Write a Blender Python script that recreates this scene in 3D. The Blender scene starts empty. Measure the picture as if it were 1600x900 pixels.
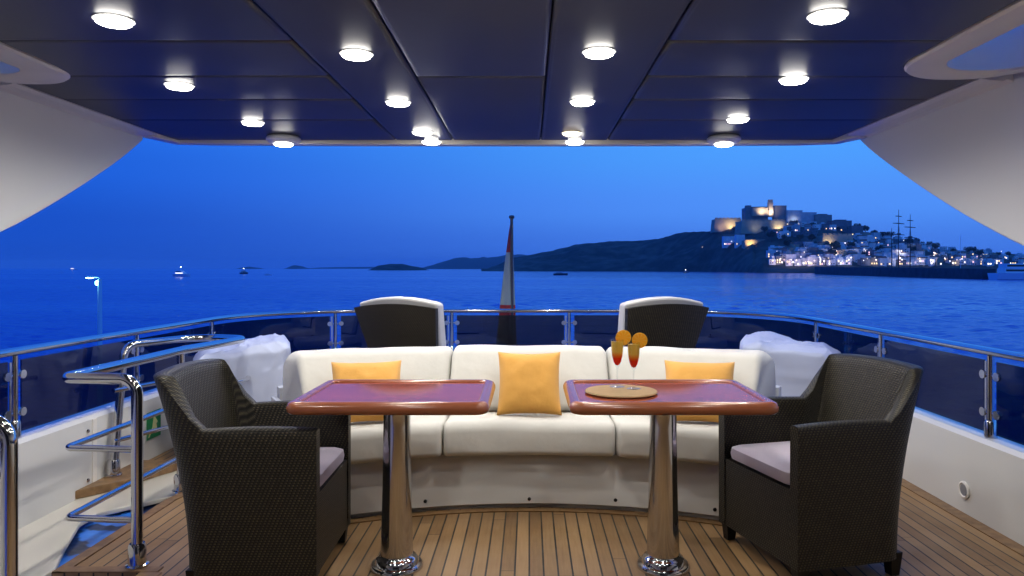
import bpy, bmesh, math, random
from mathutils import Vector, Matrix, noise
random.seed(7)
D = bpy.data; SC = bpy.context.scene; COL = SC.collection
PI = math.pi; R = math.radians

# ------------------------------------------------------------------ camera, sky, exposure
EYE = 1.27
cam_d = D.cameras.new('camera'); cam = D.objects.new('camera', cam_d); COL.objects.link(cam)
cam.location = (0, 0, EYE); cam.rotation_euler = (R(90), 0, 0)
cam_d.sensor_width = 36; cam_d.lens = 25.875
cam_d.shift_x = -27/1600; cam_d.shift_y = -31/1600
cam_d.clip_start = 0.05; cam_d.clip_end = 60000
SC.camera = cam
SC.view_settings.view_transform = 'Standard'; SC.view_settings.look = 'None'
SC.view_settings.exposure = 0.0; SC.view_settings.gamma = 1.0
SC.cycles.use_denoising = True
SC.cycles.max_bounces = 8; SC.cycles.transparent_max_bounces = 12
SC.cycles.diffuse_bounces = 3; SC.cycles.glossy_bounces = 4; SC.cycles.volume_bounces = 1
SC.cycles.caustics_reflective = False; SC.cycles.caustics_refractive = False
SC.cycles.sample_clamp_indirect = 4.0

W = D.worlds.new('World'); SC.world = W; W.use_nodes = True
wt = W.node_tree; wt.nodes.clear()
def wn(t, **k):
    n = wt.nodes.new(t)
    for a, b in k.items(): setattr(n, a, b)
    return n
wo = wn('ShaderNodeOutputWorld'); wb = wn('ShaderNodeBackground'); tc = wn('ShaderNodeTexCoord')
sep = wn('ShaderNodeSeparateXYZ'); wt.links.new(tc.outputs['Generated'], sep.inputs[0])
def ramp(tree, stops, interp='LINEAR'):
    n = tree.nodes.new('ShaderNodeValToRGB'); cr = n.color_ramp; cr.interpolation = interp
    while len(cr.elements) < len(stops): cr.elements.new(0.5)
    for e, (p, c) in zip(cr.elements, stops):
        e.position = p; e.color = (c[0], c[1], c[2], 1)
    return n
# after-sunset sky: dark blue to the left, paler towards the afterglow on the right
rl = ramp(wt, [(0.0, (.009, .068, .50)), (.05, (.009, .080, .57)), (.12, (.011, .115, .72)), (.20, (.016, .165, .90)), (.45, (.018, .15, .85)), (1, (.016, .11, .60))], 'EASE')
rr = ramp(wt, [(0.0, (.060, .185, .76)), (.03, (.068, .225, .84)), (.08, (.085, .30, .98)), (.16, (.078, .36, 1.02)), (.24, (.06, .31, 1.0)), (.45, (.04, .24, 1.0)), (1, (.02, .12, .62))], 'EASE')
az = wn('ShaderNodeMapRange'); az.interpolation_type = 'SMOOTHSTEP'
az.inputs['From Min'].default_value = -.62; az.inputs['From Max'].default_value = .34
wt.links.new(sep.outputs['X'], az.inputs['Value'])
mx = wn('ShaderNodeMix', data_type='RGBA')
for r_ in (rl, rr): wt.links.new(sep.outputs['Z'], r_.inputs[0])
wt.links.new(az.outputs[0], mx.inputs['Factor']); wt.links.new(rl.outputs[0], mx.inputs['A']); wt.links.new(rr.outputs[0], mx.inputs['B'])
wt.links.new(mx.outputs['Result'], wb.inputs['Color']); wb.inputs['Strength'].default_value = 1.0
wt.links.new(wb.outputs[0], wo.inputs['Surface'])

LAMP_W = 19.0            # downlight power

# ------------------------------------------------------------------ materials
def mat(name, color=(.5, .5, .5), rough=.5, metal=0, coat=0, emit=None, es=1, trans=0, ior=None, spec=None, sheen=0):
    m = D.materials.new(name); m.use_nodes = True
    b = m.node_tree.nodes['Principled BSDF']
    b.inputs['Base Color'].default_value = (*color, 1); b.inputs['Roughness'].default_value = rough
    b.inputs['Metallic'].default_value = metal; b.inputs['Coat Weight'].default_value = coat
    b.inputs['Coat Roughness'].default_value = .06
    b.inputs['Transmission Weight'].default_value = trans
    b.inputs['Sheen Weight'].default_value = sheen
    if ior: b.inputs['IOR'].default_value = ior
    if spec is not None: b.inputs['Specular IOR Level'].default_value = spec
    if emit: b.inputs['Emission Color'].default_value = (*emit, 1); b.inputs['Emission Strength'].default_value = es
    return m
def N(m, t, **k):
    n = m.node_tree.nodes.new(t)
    for a, b in k.items(): setattr(n, a, b)
    return n
def L(m, a, b): m.node_tree.links.new(a, b)
def P_(m): return m.node_tree.nodes['Principled BSDF']
def math_(m, op, a, b=None, c=None):
    n = N(m, 'ShaderNodeMath', operation=op)
    for i, v in enumerate((a, b, c)):
        if v is None: continue
        if isinstance(v, (int, float)): n.inputs[i].default_value = v
        else: L(m, v, n.inputs[i])
    return n.outputs[0]
def coords(m, scale=(1, 1, 1), out='Object'):
    t = N(m, 'ShaderNodeTexCoord'); mp = N(m, 'ShaderNodeMapping'); mp.inputs['Scale'].default_value = scale
    L(m, t.outputs[out], mp.inputs[0]); return mp.outputs[0]
def noise_t(m, v, scale, detail=3, rough=.5):
    n = N(m, 'ShaderNodeTexNoise'); n.inputs['Scale'].default_value = scale
    n.inputs['Detail'].default_value = detail; n.inputs['Roughness'].default_value = rough
    L(m, v, n.inputs['Vector']); return n.outputs[0]
def bump(m, h, strength, dist, into=True):
    n = N(m, 'ShaderNodeBump'); n.inputs['Strength'].default_value = strength; n.inputs['Distance'].default_value = dist
    L(m, h, n.inputs['Height'])
    if into: L(m, n.outputs[0], P_(m).inputs['Normal'])
    return n
def color_noise(m, scale, c1, c2, vec=None, lo=.3, hi=.7, detail=4):
    f = noise_t(m, vec or coords(m), scale, detail)
    r = ramp(m.node_tree, [(lo, c1), (hi, c2)]); L(m, f, r.inputs[0]); L(m, r.outputs[0], P_(m).inputs['Base Color']); return f
def rough_noise(m, scale, a, b, vec=None):
    f = noise_t(m, vec or coords(m), scale, 4)
    r = N(m, 'ShaderNodeMapRange'); r.inputs['To Min'].default_value = a; r.inputs['To Max'].default_value = b
    r.inputs['From Min'].default_value = .3; r.inputs['From Max'].default_value = .7
    L(m, f, r.inputs[0]); L(m, r.outputs[0], P_(m).inputs['Roughness'])

def schlick(nt, f0, k):
    lw = nt.nodes.new('ShaderNodeLayerWeight'); lw.inputs[0].default_value = .5
    p = nt.nodes.new('ShaderNodeMath'); p.operation = 'POWER'; nt.links.new(lw.outputs['Facing'], p.inputs[0]); p.inputs[1].default_value = 5
    a = nt.nodes.new('ShaderNodeMath'); a.operation = 'MULTIPLY_ADD'; nt.links.new(p.outputs[0], a.inputs[0]); a.inputs[1].default_value = k; a.inputs[2].default_value = f0
    return a.outputs[0]
M = {}
# white gelcoat
def gel(name, c, rough=.28):
    m = mat(name, c, rough, coat=.3)
    color_noise(m, .9, tuple(v*.94 for v in c), c, lo=.2, hi=.8, detail=1); return m
M['gelcoat'] = gel('white gelcoat', (.74, .74, .72))
M['gel_trim'] = gel('warm white trim', (.86, .83, .77), .45)
M['gel_wing'] = gel('wing gelcoat', (.78, .78, .75), .6); P_(M['gel_wing']).inputs['Coat Weight'].default_value = 0
M['gel_cream'] = gel('cream gelcoat', (.74, .70, .60))
M['chrome'] = mat('polished steel', (.66, .65, .65), .11, metal=1)
M['lamp_body'] = mat('lamp bezel', (.85, .85, .83), .35)
M['bulb'] = mat('lit bulb', (1, 1, 1), .5, emit=(1, .96, .88), es=30)
M['bulb_warm'] = mat('warm dim bulb', (1, 1, 1), .5, emit=(1, .82, .55), es=4)
M['black'] = mat('black rubber', (.012, .012, .014), .5)
M['hole'] = mat('dark recess', (.01, .01, .012), .8)
# navy vinyl ceiling
m = M['navy'] = mat('navy upholstered panel', (.014, .017, .045), .43, spec=.5)
f = color_noise(m, 2.5, (.012, .014, .029), (.018, .020, .040), lo=.2, hi=.8, detail=2)
bump(m, noise_t(m, coords(m), 1.6, 0), .25, .02)
# teak deck planks running fore and aft
m = M['teak'] = mat('teak planking', (.3, .18, .09), .42)
tcn = N(m, 'ShaderNodeTexCoord'); s = N(m, 'ShaderNodeSeparateXYZ'); L(m, tcn.outputs['Object'], s.inputs[0])
px = math_(m, 'DIVIDE', s.outputs['X'], .0605)
fl = math_(m, 'FLOOR', px); fr = math_(m, 'FRACT', px)
edge = math_(m, 'ABSOLUTE', math_(m, 'SUBTRACT', fr, .5))
seam = math_(m, 'GREATER_THAN', edge, .437)
wnz = N(m, 'ShaderNodeTexWhiteNoise', noise_dimensions='1D'); L(m, fl, wnz.inputs['W'])
# butt joints along each plank
yy = math_(m, 'ADD', math_(m, 'DIVIDE', s.outputs['Y'], 2.1), math_(m, 'MULTIPLY', wnz.outputs['Value'], 7.0))
fy = math_(m, 'FRACT', yy); butt = math_(m, 'LESS_THAN', fy, .0016)
cb = N(m, 'ShaderNodeCombineXYZ'); L(m, fl, cb.inputs[0]); L(m, math_(m, 'FLOOR', yy), cb.inputs[1])
wn2 = N(m, 'ShaderNodeTexWhiteNoise', noise_dimensions='2D'); L(m, cb.outputs[0], wn2.inputs['Vector'])
gr = noise_t(m, coords(m, (60, 3.5, 3.5)), 1.4, 5, .6)
bl = noise_t(m, coords(m), 2.2, 4)
tone = math_(m, 'ADD', math_(m, 'ADD', math_(m, 'MULTIPLY', wn2.outputs['Value'], .40), math_(m, 'MULTIPLY', gr, .45)), math_(m, 'MULTIPLY', bl, .5))
rp = ramp(m.node_tree, [(.25, (.13, .070, .027)), (.6, (.26, .150, .060)), (.95, (.37, .228, .105))]); L(m, tone, rp.inputs[0])
mxn = N(m, 'ShaderNodeMix', data_type='RGBA'); L(m, math_(m, 'MAXIMUM', seam, butt), mxn.inputs['Factor'])
L(m, rp.outputs[0], mxn.inputs['A']); mxn.inputs['B'].default_value = (.010, .009, .008, 1); L(m, mxn.outputs['Result'], P_(m).inputs['Base Color'])
bump(m, math_(m, 'SUBTRACT', math_(m, 'MULTIPLY', gr, .25), seam), .35, .004)
rough_noise(m, 3, .34, .55)
# margin boards
m = M['teak_plain'] = mat('teak margin board', (.22, .125, .06), .45)
color_noise(m, 3, (.15, .080, .033), (.29, .17, .075), coords(m, (6, 6, 6))); bump(m, noise_t(m, coords(m, (30, 30, 30)), 1, 4), .2, .003)
# cherry table
m = M['cherry'] = mat('varnished cherry', (.20, .03, .018), .09, spec=.15)
g = noise_t(m, coords(m, (2, 26, 8)), 1.6, 5, .6)
rp = ramp(m.node_tree, [(.3, (.20, .040, .020)), (.7, (.36, .085, .036))]); L(m, g, rp.inputs[0]); L(m, rp.outputs[0], P_(m).inputs['Base Color'])
m = M['cherry_edge'] = mat('varnished rim', (.24, .07, .03), .2, coat=.25)
g = noise_t(m, coords(m, (3, 20, 14)), 1.6, 5, .6)
rp = ramp(m.node_tree, [(.3, (.20, .055, .024)), (.7, (.33, .11, .05))]); L(m, g, rp.inputs[0]); L(m, rp.outputs[0], P_(m).inputs['Base Color'])
# fabrics
def fabric(name, c, weave=900, wr=.35, rough=.85, fold=6):
    m = mat(name, c, rough, sheen=.2)
    color_noise(m, 5, tuple(v*.90 for v in c), c)
    v = coords(m)
    a = noise_t(m, v, weave, 1); b = noise_t(m, v, fold, 3)
    h = math_(m, 'ADD', math_(m, 'MULTIPLY', a, .06), b); bump(m, h, wr, .02); return m
M['cream'] = fabric('cream canvas upholstery', (.70, .69, .64))
M['orange'] = fabric('yellow orange cotton', (.82, .42, .085), wr=.4, fold=9)
M['lilac'] = fabric('pale lilac seat fabric', (.56, .50, .60), wr=.3)
M['whitecover'] = fabric('sky-tinted white cover', (.56, .62, .80), wr=.8, fold=7)  # blue of the skylight is put into the white cloth's base colour
m = M['whitecover']; n_ = N(m, 'ShaderNodeTexNoise'); n_.noise_type = 'RIDGED_MULTIFRACTAL'; n_.inputs['Scale'].default_value = 2.6; n_.inputs['Detail'].default_value = 5; n_.inputs['Distortion'].default_value = .7
L(m, coords(m, (1, 1, .7)), n_.inputs['Vector']); bump(m, n_.outputs[0], .5, .03)
M['whitepad'] = fabric('white pad', (.70, .70, .70))
M['flag_red'] = fabric('flag red', (.40, .03, .03)); M['flag_pale'] = fabric('flag pale', (.36, .44, .38))
# wicker, uses UV in metres
m = M['wicker'] = mat('dark woven resin wicker', (.03, .026, .02), .45, spec=.4)
uvc = N(m, 'ShaderNodeUVMap'); s = N(m, 'ShaderNodeSeparateXYZ'); L(m, uvc.outputs[0], s.inputs[0])
K = 1/.0155
u = math_(m, 'MULTIPLY', s.outputs['X'], K); v = math_(m, 'MULTIPLY', s.outputs['Y'], K*1.6)
row = math_(m, 'FLOOR', v)
ph = math_(m, 'ADD', u, math_(m, 'MULTIPLY', row, .27))
hu = math_(m, 'ABSOLUTE', math_(m, 'SINE', math_(m, 'MULTIPLY', ph, PI)))
hv = math_(m, 'ABSOLUTE', math_(m, 'SINE', math_(m, 'MULTIPLY', v, PI)))
hh = math_(m, 'MULTIPLY', math_(m, 'MULTIPLY', math_(m, 'POWER', hu, .6), math_(m, 'POWER', hv, .6)), math_(m, 'ADD', .72, math_(m, 'MULTIPLY', noise_t(m, coords(m), 45, 3, .7), .5)))
rp = ramp(m.node_tree, [(.25, (.0015, .0013, .001)), (.75, (.012, .0095, .005)), (1, (.115, .096, .048))]); L(m, hh, rp.inputs[0])  # lit strand tops and shaded gaps painted into the weave colour
L(m, rp.outputs[0], P_(m).inputs['Base Color']); bump(m, hh, .7, .003)
# straw mat
m = M['straw'] = mat('woven straw', (.42, .27, .12), .8)
s = N(m, 'ShaderNodeSeparateXYZ'); tcn = N(m, 'ShaderNodeTexCoord'); L(m, tcn.outputs['Object'], s.inputs[0])
ln = N(m, 'ShaderNodeVectorMath', operation='LENGTH'); L(m, tcn.outputs['Object'], ln.inputs[0])
rg = math_(m, 'ABSOLUTE', math_(m, 'SINE', math_(m, 'MULTIPLY', ln.outputs['Value'], 420)))
an = math_(m, 'ABSOLUTE', math_(m, 'SINE', math_(m, 'MULTIPLY', math_(m, 'ARCTAN2', s.outputs['Y'], s.outputs['X']), 38)))
hh = math_(m, 'MULTIPLY', rg, math_(m, 'ADD', an, .4)); nz = noise_t(m, coords(m), 40, 3)
rp = ramp(m.node_tree, [(.2, (.20, .11, .04)), (1.0, (.50, .34, .16))]); L(m, math_(m, 'ADD', math_(m, 'MULTIPLY', hh, .6), math_(m, 'MULTIPLY', nz, .5)), rp.inputs[0])
L(m, rp.outputs[0], P_(m).inputs['Base Color']); bump(m, hh, .6, .002)
# drinks
m = M['glass'] = D.materials.new('clear glass'); m.use_nodes = True; nt = m.node_tree; nt.nodes.clear()
o_ = nt.nodes.new('ShaderNodeOutputMaterial'); tr = nt.nodes.new('ShaderNodeBsdfTransparent'); gl = nt.nodes.new('ShaderNodeBsdfGlossy')
tr.inputs[0].default_value = (.95, .97, .98, 1); gl.inputs['Roughness'].default_value = .03
fz = schlick(nt, .04, .7); mxs = nt.nodes.new('ShaderNodeMixShader')
nt.links.new(fz, mxs.inputs[0]); nt.links.new(tr.outputs[0], mxs.inputs[1]); nt.links.new(gl.outputs[0], mxs.inputs[2]); nt.links.new(mxs.outputs[0], o_.inputs[0])
m = M['drink'] = mat('layered cocktail', (.6, .02, .01), .05, spec=.5)
s = N(m, 'ShaderNodeSeparateXYZ'); tcn = N(m, 'ShaderNodeTexCoord'); L(m, tcn.outputs['Object'], s.inputs[0])
mr = N(m, 'ShaderNodeMapRange'); mr.inputs['From Min'].default_value = .09; mr.inputs['From Max'].default_value = .185; L(m, s.outputs['Z'], mr.inputs[0])
rp = ramp(m.node_tree, [(0, (.95, .020, .010)), (.36, (1, .055, .012)), (.52, (1, .40, .04)), (.66, (1, .78, .16))]); L(m, mr.outputs[0], rp.inputs[0]); L(m, rp.outputs[0], P_(m).inputs['Base Color'])
P_(M['drink']).inputs['Subsurface Weight'].default_value = .4; P_(M['drink']).inputs['Subsurface Radius'].default_value = (.03, .01, .004)
def translucent(m, f):
    nt = m.node_tree; o_ = nt.nodes['Material Output']; p = P_(m); t_ = nt.nodes.new('ShaderNodeBsdfTranslucent'); x_ = nt.nodes.new('ShaderNodeMixShader')
    src = p.inputs['Base Color']
    if src.is_linked: nt.links.new(src.links[0].from_socket, t_.inputs[0])
    else: t_.inputs[0].default_value = src.default_value
    x_.inputs[0].default_value = f; nt.links.new(p.outputs[0], x_.inputs[1]); nt.links.new(t_.outputs[0], x_.inputs[2]); nt.links.new(x_.outputs[0], o_.inputs[0])
P_(M['drink']).inputs['Subsurface Weight'].default_value = 0; translucent(M['drink'], .6)
M['rind'] = mat('orange rind', (1, .62, .06), .4)
m = M['flesh'] = mat('orange flesh', (.85, .30, .01), .3)
s = N(m, 'ShaderNodeSeparateXYZ'); tcn = N(m, 'ShaderNodeTexCoord'); L(m, tcn.outputs['Object'], s.inputs[0])
an = math_(m, 'ABSOLUTE', math_(m, 'SINE', math_(m, 'MULTIPLY', math_(m, 'ARCTAN2', s.outputs['Z'], s.outputs['X']), 5)))
rp = ramp(m.node_tree, [(.10, (1, .85, .30)), (.25, (1, .60, .05))]); L(m, an, rp.inputs[0]); L(m, rp.outputs[0], P_(m).inputs['Base Color'])
translucent(M['flesh'], .55); translucent(M['rind'], .4)
# tinted balustrade glass
m = M['tint'] = D.materials.new('smoked glass'); m.use_nodes = True; nt = m.node_tree; nt.nodes.clear()
o_ = nt.nodes.new('ShaderNodeOutputMaterial'); tr = nt.nodes.new('ShaderNodeBsdfTransparent'); gl = nt.nodes.new('ShaderNodeBsdfGlossy')
tr.inputs[0].default_value = (.24, .27, .31, 1); gl.inputs['Roughness'].default_value = .02; gl.inputs[0].default_value = (.8, .85, .9, 1)
fz = schlick(nt, .045, .9); mxs = nt.nodes.new('ShaderNodeMixShader')
nt.links.new(fz, mxs.inputs[0]); nt.links.new(tr.outputs[0], mxs.inputs[1]); nt.links.new(gl.outputs[0], mxs.inputs[2]); nt.links.new(mxs.outputs[0], o_.inputs[0])
M['green'] = mat('green sign', (.01, .20, .06), .35); M['signwhite'] = mat('sign print', (.62, .60, .30), .4)
m = M['sea_paint'] = mat('bright blue tarpaulin', (.02, .16, .75), .3)  # sheet for the sea below: sky reflection and dark ripples painted as colour
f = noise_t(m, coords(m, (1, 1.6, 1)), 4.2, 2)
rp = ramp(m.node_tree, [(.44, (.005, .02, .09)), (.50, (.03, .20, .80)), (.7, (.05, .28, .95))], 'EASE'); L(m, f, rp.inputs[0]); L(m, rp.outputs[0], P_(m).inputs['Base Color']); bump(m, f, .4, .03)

# ------------------------------------------------------------------ object helpers
def tag(o, label=None, cat=None, group=None, kind=None):
    if label: o['label'] = label
    if cat: o['category'] = cat
    if group: o['group'] = group
    if kind: o['kind'] = kind
    return o
def thing(name, label, cat, loc=(0, 0, 0), rz=0, group=None):
    o = D.objects.new(name, None); COL.objects.link(o); o.location = loc; o.rotation_euler = (0, 0, rz)
    o.empty_display_size = .1
    return tag(o, label, cat, group)
class MB:
    def __init__(s): s.v = []; s.f = []; s.uv = {}
    def add(s, vs, fs, uvs=None):
        b = len(s.v); s.v += [tuple(v) for v in vs]
        for i, f in enumerate(fs):
            s.f.append(tuple(b+k for k in f))
            if uvs: s.uv[len(s.f)-1] = [uvs[k] for k in f]
        return s
    def box(s, a, b):
        x0, y0, z0 = a; x1, y1, z1 = b
        return s.add([(x0,y0,z0),(x1,y0,z0),(x1,y1,z0),(x0,y1,z0),(x0,y0,z1),(x1,y0,z1),(x1,y1,z1),(x0,y1,z1)],
                     [(0,3,2,1),(4,5,6,7),(0,1,5,4),(1,2,6,5),(2,3,7,6),(3,0,4,7)])
    def rings(s, rings, closed=True, caps=True, uvs=None):
        n = len(rings[0]); vs = [p for r in rings for p in r]; fs = []
        m_ = n if closed else n-1
        for i in range(len(rings)-1):
            for j in range(m_):
                k = (j+1) % n
                fs.append((i*n+j, i*n+k, (i+1)*n+k, (i+1)*n+j))
        if caps and closed:
            fs.append(tuple(range(n-1, -1, -1))); fs.append(tuple((len(rings)-1)*n+j for j in range(n)))
        return s.add(vs, fs, uvs)
    def tube(s, pts, r, n=12, caps=True):
        pts = [Vector(p) for p in pts]; rad = r if isinstance(r, (list, tuple)) else [r]*len(pts)
        rings = []; t = (pts[1]-pts[0]).normalized()
        up = Vector((0, 0, 1)) if abs(t.z) < .9 else Vector((0, 1, 0))
        nrm = (up - t*up.dot(t)).normalized()
        for i, p in enumerate(pts):
            if 0 < i < len(pts)-1: t2 = (pts[i+1]-pts[i-1]).normalized()
            elif i: t2 = (pts[i]-pts[i-1]).normalized()
            else: t2 = t
            nrm = (nrm - t2*nrm.dot(t2)).normalized(); bi = t2.cross(nrm)
            rings.append([p + (nrm*math.cos(a) + bi*math.sin(a))*rad[i] for a in [2*PI*k/n for k in range(n)]])
        return s.rings(rings, True, caps)
    def lathe(s, prof, c=(0, 0, 0), n=28, caps=True):
        return s.rings([[(c[0]+r*math.cos(2*PI*k/n), c[1]+r*math.sin(2*PI*k/n), c[2]+z) for k in range(n)] for r, z in prof], True, caps)
    def prism(s, poly, d, ax):      # poly 2D, extruded between d=(a,b) along axis ax
        def p3(p, t): return {'x': (t, p[0], p[1]), 'y': (p[0], t, p[1]), 'z': (p[0], p[1], t)}[ax]
        n = len(poly); vs = [p3(p, d[0]) for p in poly]+[p3(p, d[1]) for p in poly]
        return s.add(vs, [tuple(range(n)), tuple(range(2*n-1, n-1, -1))]+[(i, (i+1) % n, n+(i+1) % n, n+i) for i in range(n)])
    def build(s, name, m, parent=None, smooth=True, bevel=0, bseg=2, subsurf=0, loc=None, ang=40):
        me = D.meshes.new(name); me.from_pydata(s.v, [], s.f)
        if s.uv:
            ul = me.uv_layers.new(name='UVMap')
            for p in me.polygons:
                if p.index in s.uv:
                    for li, uv in zip(p.loop_indices, s.uv[p.index]): ul.data[li].uv = uv
        bm = bmesh.new(); bm.from_mesh(me); bmesh.ops.recalc_face_normals(bm, faces=bm.faces); bm.to_mesh(me); bm.free()
        me.materials.append(m if not isinstance(m, str) else M[m])
        if smooth:
            for p in me.polygons: p.use_smooth = True
            me.set_sharp_from_angle(angle=R(ang))
        o = D.objects.new(name, me); COL.objects.link(o)
        if parent: o.parent = parent
        if loc: o.location = loc
        if bevel:
            b = o.modifiers.new('bevel', 'BEVEL'); b.width = bevel; b.segments = bseg; b.limit_method = 'ANGLE'; b.harden_normals = False
        if subsurf:
            b = o.modifiers.new('sub', 'SUBSURF'); b.levels = subsurf; b.render_levels = subsurf
        return o
def fillet(pts, r, seg=8, closed=False):
    pts = [Vector(p) for p in pts]; out = []; n = len(pts)
    rs = r if isinstance(r, (list, tuple)) else [r]*n
    for i, p in enumerate(pts):
        if not closed and i in (0, n-1): out.append(p); continue
        a = pts[(i-1) % n]; b = pts[(i+1) % n]
        d1 = (a-p); d2 = (b-p); l = min(rs[i], d1.length*.49, d2.length*.49)
        if l < 1e-5: out.append(p); continue
        d1.normalize(); d2.normalize()
        ang = d1.angle(d2)
        if ang > PI-.02: out.append(p); continue
        rr_ = rs[i]; tl = rr_/math.tan(ang/2)
        lim = min((a-p).length, (b-p).length)*(.5 if True else 1)
        if n <= 4 and not closed: lim = min((a-p).length, (b-p).length)*.98
        if tl > lim: tl = lim; rr_ = tl*math.tan(ang/2)
        c = p + (d1+d2).normalized()*(rr_/math.sin(ang/2))
        p1 = p+d1*tl; p2 = p+d2*tl; v1 = p1-c; v2 = p2-c; tot = v1.angle(v2)
        for k in range(seg+1):
            t = k/seg; s_ = math.sin(tot)
            out.append(c + v1*(math.sin((1-t)*tot)/s_) + v2*(math.sin(t*tot)/s_))
    return out
def copy_tree(o, parent=None):
    c = o.copy(); COL.objects.link(c)
    if parent: c.parent = parent
    for ch in list(o.children): copy_tree(ch, c)
    return c
def rrect(x0, x1, y0, y1, r, seg=8):
    return [(p.x, p.y) for p in fillet([(x0, y0, 0), (x1, y0, 0), (x1, y1, 0), (x0, y1, 0)], r, seg, True)]
def lerp(a, b, t): return a+(b-a)*t
def interp(tab, x):
    if x <= tab[0][0]: return tab[0][1]
    for (a, va), (b, vb) in zip(tab, tab[1:]):
        if x <= b: return va+(vb-va)*(x-a)/(b-a)
    return tab[-1][1]

# ------------------------------------------------------------------ sea, far land
SEA = -5.0
m = M['sea'] = mat('evening sea', (.002, .078, .54), .12, spec=.5, ior=1.7)
tcn = N(m, 'ShaderNodeTexCoord')
def sea_noise(sx, sy, sc, det, w=None):
    mp = N(m, 'ShaderNodeMapping'); mp.inputs['Scale'].default_value = (sx, sy, 1); L(m, tcn.outputs['Object'], mp.inputs[0])
    return noise_t(m, mp.outputs[0], sc, det, .55)
h1 = sea_noise(.55, 1.3, .75, 6); h2 = sea_noise(.5, 1.4, .07, 3); h3 = sea_noise(.02, .25, .06, 3)
hs = math_(m, 'ADD', math_(m, 'MULTIPLY', h1, 1.1), math_(m, 'MULTIPLY', h2, 2.4))
calm = N(m, 'ShaderNodeMapRange'); calm.inputs['From Min'].default_value = .40; calm.inputs['From Max'].default_value = .62
calm.inputs['To Min'].default_value = 1.0; calm.inputs['To Max'].default_value = .4; L(m, h3, calm.inputs[0])
bn = bump(m, math_(m, 'MULTIPLY', hs, calm.outputs[0]), .5, 1.0)
rgh = N(m, 'ShaderNodeMapRange'); rgh.inputs['From Min'].default_value = .40; rgh.inputs['From Max'].default_value = .62
rgh.inputs['To Min'].default_value = .15; rgh.inputs['To Max'].default_value = .10; L(m, h3, rgh.inputs[0]); L(m, rgh.outputs[0], P_(m).inputs['Roughness'])
import numpy as np
def build_sea():
    """polar sheet with real wave relief; fine in front of the stern, coarse elsewhere"""
    th = np.concatenate([np.linspace(-3.14159, -.80, 36)[:-1], np.linspace(-.80, .72, 640), np.linspace(.72, 3.14159, 36)[1:-1]])
    r = np.concatenate([np.geomspace(6, 14, 12)[:-1], np.geomspace(14, 500, 980)[:-1], np.geomspace(500, 14000, 90)])
    T, Rr = np.meshgrid(th, r); X = Rr*np.sin(T); Y = Rr*np.cos(T)
    cell_r = np.gradient(r)[:, None]*np.ones_like(T); cell_t = (np.gradient(th)[None, :])*Rr
    cell = np.maximum(cell_r, cell_t)
    rs = np.random.RandomState(4); Z = np.zeros_like(X)
    gust = 1+.45*np.sin(X*.011+Y*.023+1)*np.sin(Y*.041-X*.007)
    for k in range(56):
        lam = .5*(13/.5)**(k/55.0); a = rs.normal(-.5, .85); kx, ky = math.sin(a)*2*PI/lam, math.cos(a)*2*PI/lam
        amp = .0062*lam*(1 if lam < 2.2 else (2.2/lam)**.75); ph = rs.uniform(0, 2*PI)
        fade = np.clip((lam/cell-2.5)/2.5, 0, 1)
        w = np.sin(X*kx+Y*ky+ph+.6*np.sin(X*kx*.13-Y*ky*.11+ph*2))
        Z += amp*fade*gust*w
    Z += SEA
    nr, nt = X.shape; co = np.stack([X, Y, Z], -1).reshape(-1, 3)
    ii, jj = np.meshgrid(np.arange(nr-1), np.arange(nt), indexing='ij'); j2 = (jj+1) % nt
    q = np.stack([ii*nt+jj, (ii+1)*nt+jj, (ii+1)*nt+j2, ii*nt+j2], -1).reshape(-1, 4)[:, ::-1]
    me = D.meshes.new('sea'); nv = len(co); nf = len(q)
    cen = np.array([[0, 0, SEA]]); co = np.concatenate([co, cen])
    tri = np.stack([np.arange(nt), (np.arange(nt)+1) % nt, np.full(nt, nv)], -1)
    me.vertices.add(nv+1); me.vertices.foreach_set('co', co.astype(np.float32).ravel())
    loops = np.concatenate([q.ravel(), tri.ravel()]).astype(np.int32)
    me.loops.add(len(loops)); me.loops.foreach_set('vertex_index', loops)
    starts = np.concatenate([np.arange(nf)*4, nf*4+np.arange(nt)*3]).astype(np.int32)
    me.polygons.add(nf+nt); me.polygons.foreach_set('loop_start', starts)
    me.polygons.foreach_set('loop_total', np.concatenate([np.full(nf, 4), np.full(nt, 3)]).astype(np.int32))
    me.update(calc_edges=True); me.validate(); me.materials.append(M['sea'])
    me.polygons.foreach_set('use_smooth', np.ones(nf+nt, dtype=bool))
    o = D.objects.new('sea', me); COL.objects.link(o); tag(o, kind='structure')
build_sea()
hz = MB().box((-14100, -1600, -14), (14100, 15100, 150)); mh = D.materials.new('evening haze'); mh.use_nodes = True; nt = mh.node_tree; nt.nodes.clear()
o_ = nt.nodes.new('ShaderNodeOutputMaterial'); pv = nt.nodes.new('ShaderNodeVolumePrincipled'); pv.inputs['Color'].default_value = (.80, .88, 1, 1)
pv.inputs['Density'].default_value = 5.5e-5; nt.links.new(pv.outputs[0], o_.inputs['Volume'])
tag(hz.build('haze', mh, smooth=False), kind='stuff')

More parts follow.
